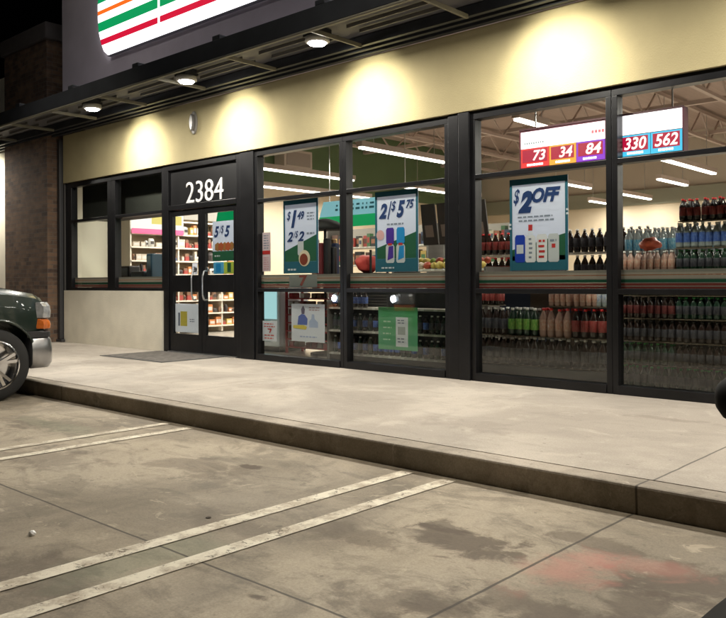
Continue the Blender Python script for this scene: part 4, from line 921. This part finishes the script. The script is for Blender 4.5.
# bumper
bm2 = MB(); rr_ = []
path = [(-1.0, -.22), (-1.0, -.08), (-.965, .015), (-.88, .07), (-.6, .10), (0, .115), (.6, .10), (.88, .07), (.965, .015), (1.0, -.08), (1.0, -.22)]
path = [(math.copysign(abs(math.sin(t_))**.62, math.sin(t_)), -.22+.335*max(0, math.cos(t_))**.42) for t_ in [math.pi/2*(i_/16-1) for i_ in range(33)]]
for x, y in path:
    n_ = Vector((x**5, .35, 0)).normalized()
    pf = [(-.10, .34), (-.04, .31), (-.005, .36), (.0, .50), (-.01, .59), (-.03, .625), (-.10, .63)]
    rr_.append([(x+n_.x*d_, y+n_.y*d_, z) for d_, z in pf])
bm2.loft(rr_); fb_ = bm2.build('front_bumper', mat('bumper_chrome', (.42, .42, .43), .3, 1, noise=.25, scale=5), T, smooth=True); md = fb_.modifiers.new('e', 'EDGE_SPLIT'); md.split_angle = R(38)
st = MB(); rr_ = []
for x, y in path: rr_.append([(x*.985, y-.05, .633), (x*.985, y-.01, .633), (x*.985, y-.015, .685), (x*.985, y-.06, .70)])
st.loft(rr_); st.build('bumper_top_pad', DK, T)
MB().box(-.55, .55, -.03, .045, .72, .99).build('grille', CHR, T, bevel=.02)
g = MB()
for i in range(5): g.box(-.5, .5, .046, .052, .745+i*.047, .77+i*.047)
g.build('grille_slots', DK, T)
LENS = mat('lamp_lens', (.75, .77, .8), .12, .55, noise=.5, scale=18); AMB = mat('amber_lens', (.62, .16, .03), .15, noise=.3, scale=25)
for s in (-1, 1):
    for nm, z0, z1, mt, in_ in (('headlight', .835, 1.0, LENS, .60), ('turn_signal', .72, .825, AMB, .66)):
        rr_ = []
        for x, y in ((in_, .05), (.78, .045), (.87, .025), (.93, -.01), (.962, -.055), (.972, -.10)):
            rr_.append([(s*(x-.02), y-.06, z0), (s*(x+.008), y+.004, z0), (s*(x+.012), y+.008, z0*.6+z1*.4), (s*(x+.008), y+.0, z0*.25+z1*.75), (s*(x-.008), y-.022, z1), (s*(x-.03), y-.07, z1)])
        q = MB(); q.loft(rr_); q.build(nm, mt, T, smooth=False, bevel=.006)
HL = emis('headlight_on', (.82, .90, 1), 90)
hl_ = [o for o in C.objects if o.parent == T and o.name.startswith('headlight')]
for k_, s_ in enumerate((-1, 1)):
    MB().lathe([(.060, .086), (.05, .10), (.02, .106)], (s_*.68, 0, .915), 20, 'y').build('bulb_reflector', HL, hl_[k_])
# cab
def cabring(y, w0, w1, z0, z1): return [(-w0, y, z0), (w0, y, z0), (w1, y, z1), (-w1, y, z1)]
cb_ = MB(); cb_.loft([cabring(-1.42, .86, .84, 1.13, 1.16), cabring(-2.05, .88, .70, 1.13, 1.68), cabring(-2.2, .88, .70, 1.13, 1.74), cabring(-3.0, .88, .70, 1.13, 1.76), cabring(-3.18, .87, .70, 1.13, 1.72), cabring(-3.3, .86, .72, 1.13, 1.15)])
cb_ = cb_.build('cab', GRN, T, bevel=.03); cb_.location.z = .08
MB().loft([[(-.78, -1.50, 1.22), (.78, -1.50, 1.22), (.78, -1.46, 1.215), (-.78, -1.46, 1.215)], [(-.66, -1.98, 1.65), (.66, -1.98, 1.65), (.66, -1.94, 1.66), (-.66, -1.94, 1.66)]]).build('windshield', TG, T).location.z = .08
for s in (-1, 1):
    q = MB(); q.loft([[(s*.885, -1.95, 1.20), (s*.885, -3.05, 1.20), (s*.895, -3.05, 1.20), (s*.895, -1.95, 1.20)], [(s*.735, -2.25, 1.64), (s*.735, -3.0, 1.64), (s*.745, -3.0, 1.64), (s*.745, -2.25, 1.64)]]); q.build('side_window', TG, T).location.z = .08
    MB().box(s*.99-.012, s*.99+.012, -2.95, -2.8, .98, 1.01).build('door_handle', CHR, T)
    q = MB().box(min(s*.99, s*1.16), max(s*.99, s*1.16), -1.95, -1.86, 1.16, 1.34); q.build('wing_mirror', DK, T, bevel=.02).location.z = .08
    MB().box(s*.8-.1, s*.8+.1, -5.37, -5.352, .8, 1.05).build('tail_light', mat('tail_red', (.4, .01, .01), .2), T)
# ------------------------------------------------------------------ black car on the right (sill and wing mirror in view)
V = empty('black_car', (.528, -5.5, -.148), 'black open car at the right edge, only its door sill and wing mirror in view', 'car')
BP = mat('black_paint', (.004, .004, .004), .7, spec=.12)
def vr(y, zt, w_=.905): return car_ring(y, w_, .22, .5, zt-.04, zt, .55)
rg = [vr(1.9, .55, .7), vr(1.8, .66, .82), vr(1.4, .74, .88), vr(.2, .84), vr(-.5, .865), vr(-1.5, .868), vr(-2.6, .868), vr(-2.75, .85, .88), vr(-2.85, .7, .8)]
m = MB(); m.loft(rg); bd = m.build('body', BP, V); cut = []
for y in (1.05, -2.05):
    c = MB(); c.lathe([(.38, -1.1), (.38, -.62)], (0, y, .32), 32, 'x'); c.lathe([(.38, .62), (.38, 1.1)], (0, y, .32), 32, 'x'); co_ = c.build('cut', DK); co_.parent = V; cut.append(co_)
bpy.context.view_layer.update(); bake_bool(bd, cut)
for y in (1.05, -2.05):
    for s in (-1, 1): wheel(V, s*.77, y, .33, s)
def vmir(cx, cy, cz, s):
    mo = MB(); rgs = []
    for i in range(13):
        a_ = math.pi*i/12; k = max(.03, math.sin(a_))**.55; x = cx+s*.085*math.cos(a_)*1.0
        rgs.append([(x, cy+.055*k*math.cos(a), cz-.012+.045*k*math.sin(a)*(1 if math.sin(a) < 0 else .8)) for a in [2*math.pi*j/18 for j in range(18)]])
    mo.loft(rgs); o = mo.build('wing_mirror', mat('matte_black', (.006, .006, .006), .75, spec=.2), V, smooth=True)
    MB().bar((cx, cy, cz-.04), (cx-s*.12, cy-.01, cz-.19), .05).build('mirror_stem', MATS['matte_black'], o)
vmir(-.811, -.42, 1.058, -1); vmir(.92, -.42, 1.063, 1)
for s in (-1, 1): MB().box(s*.62-.16, s*.62+.16, 1.80, 1.86, .52, .62).build('headlight', mat('lamp_grey', (.4, .4, .42), .1), V, bevel=.02)
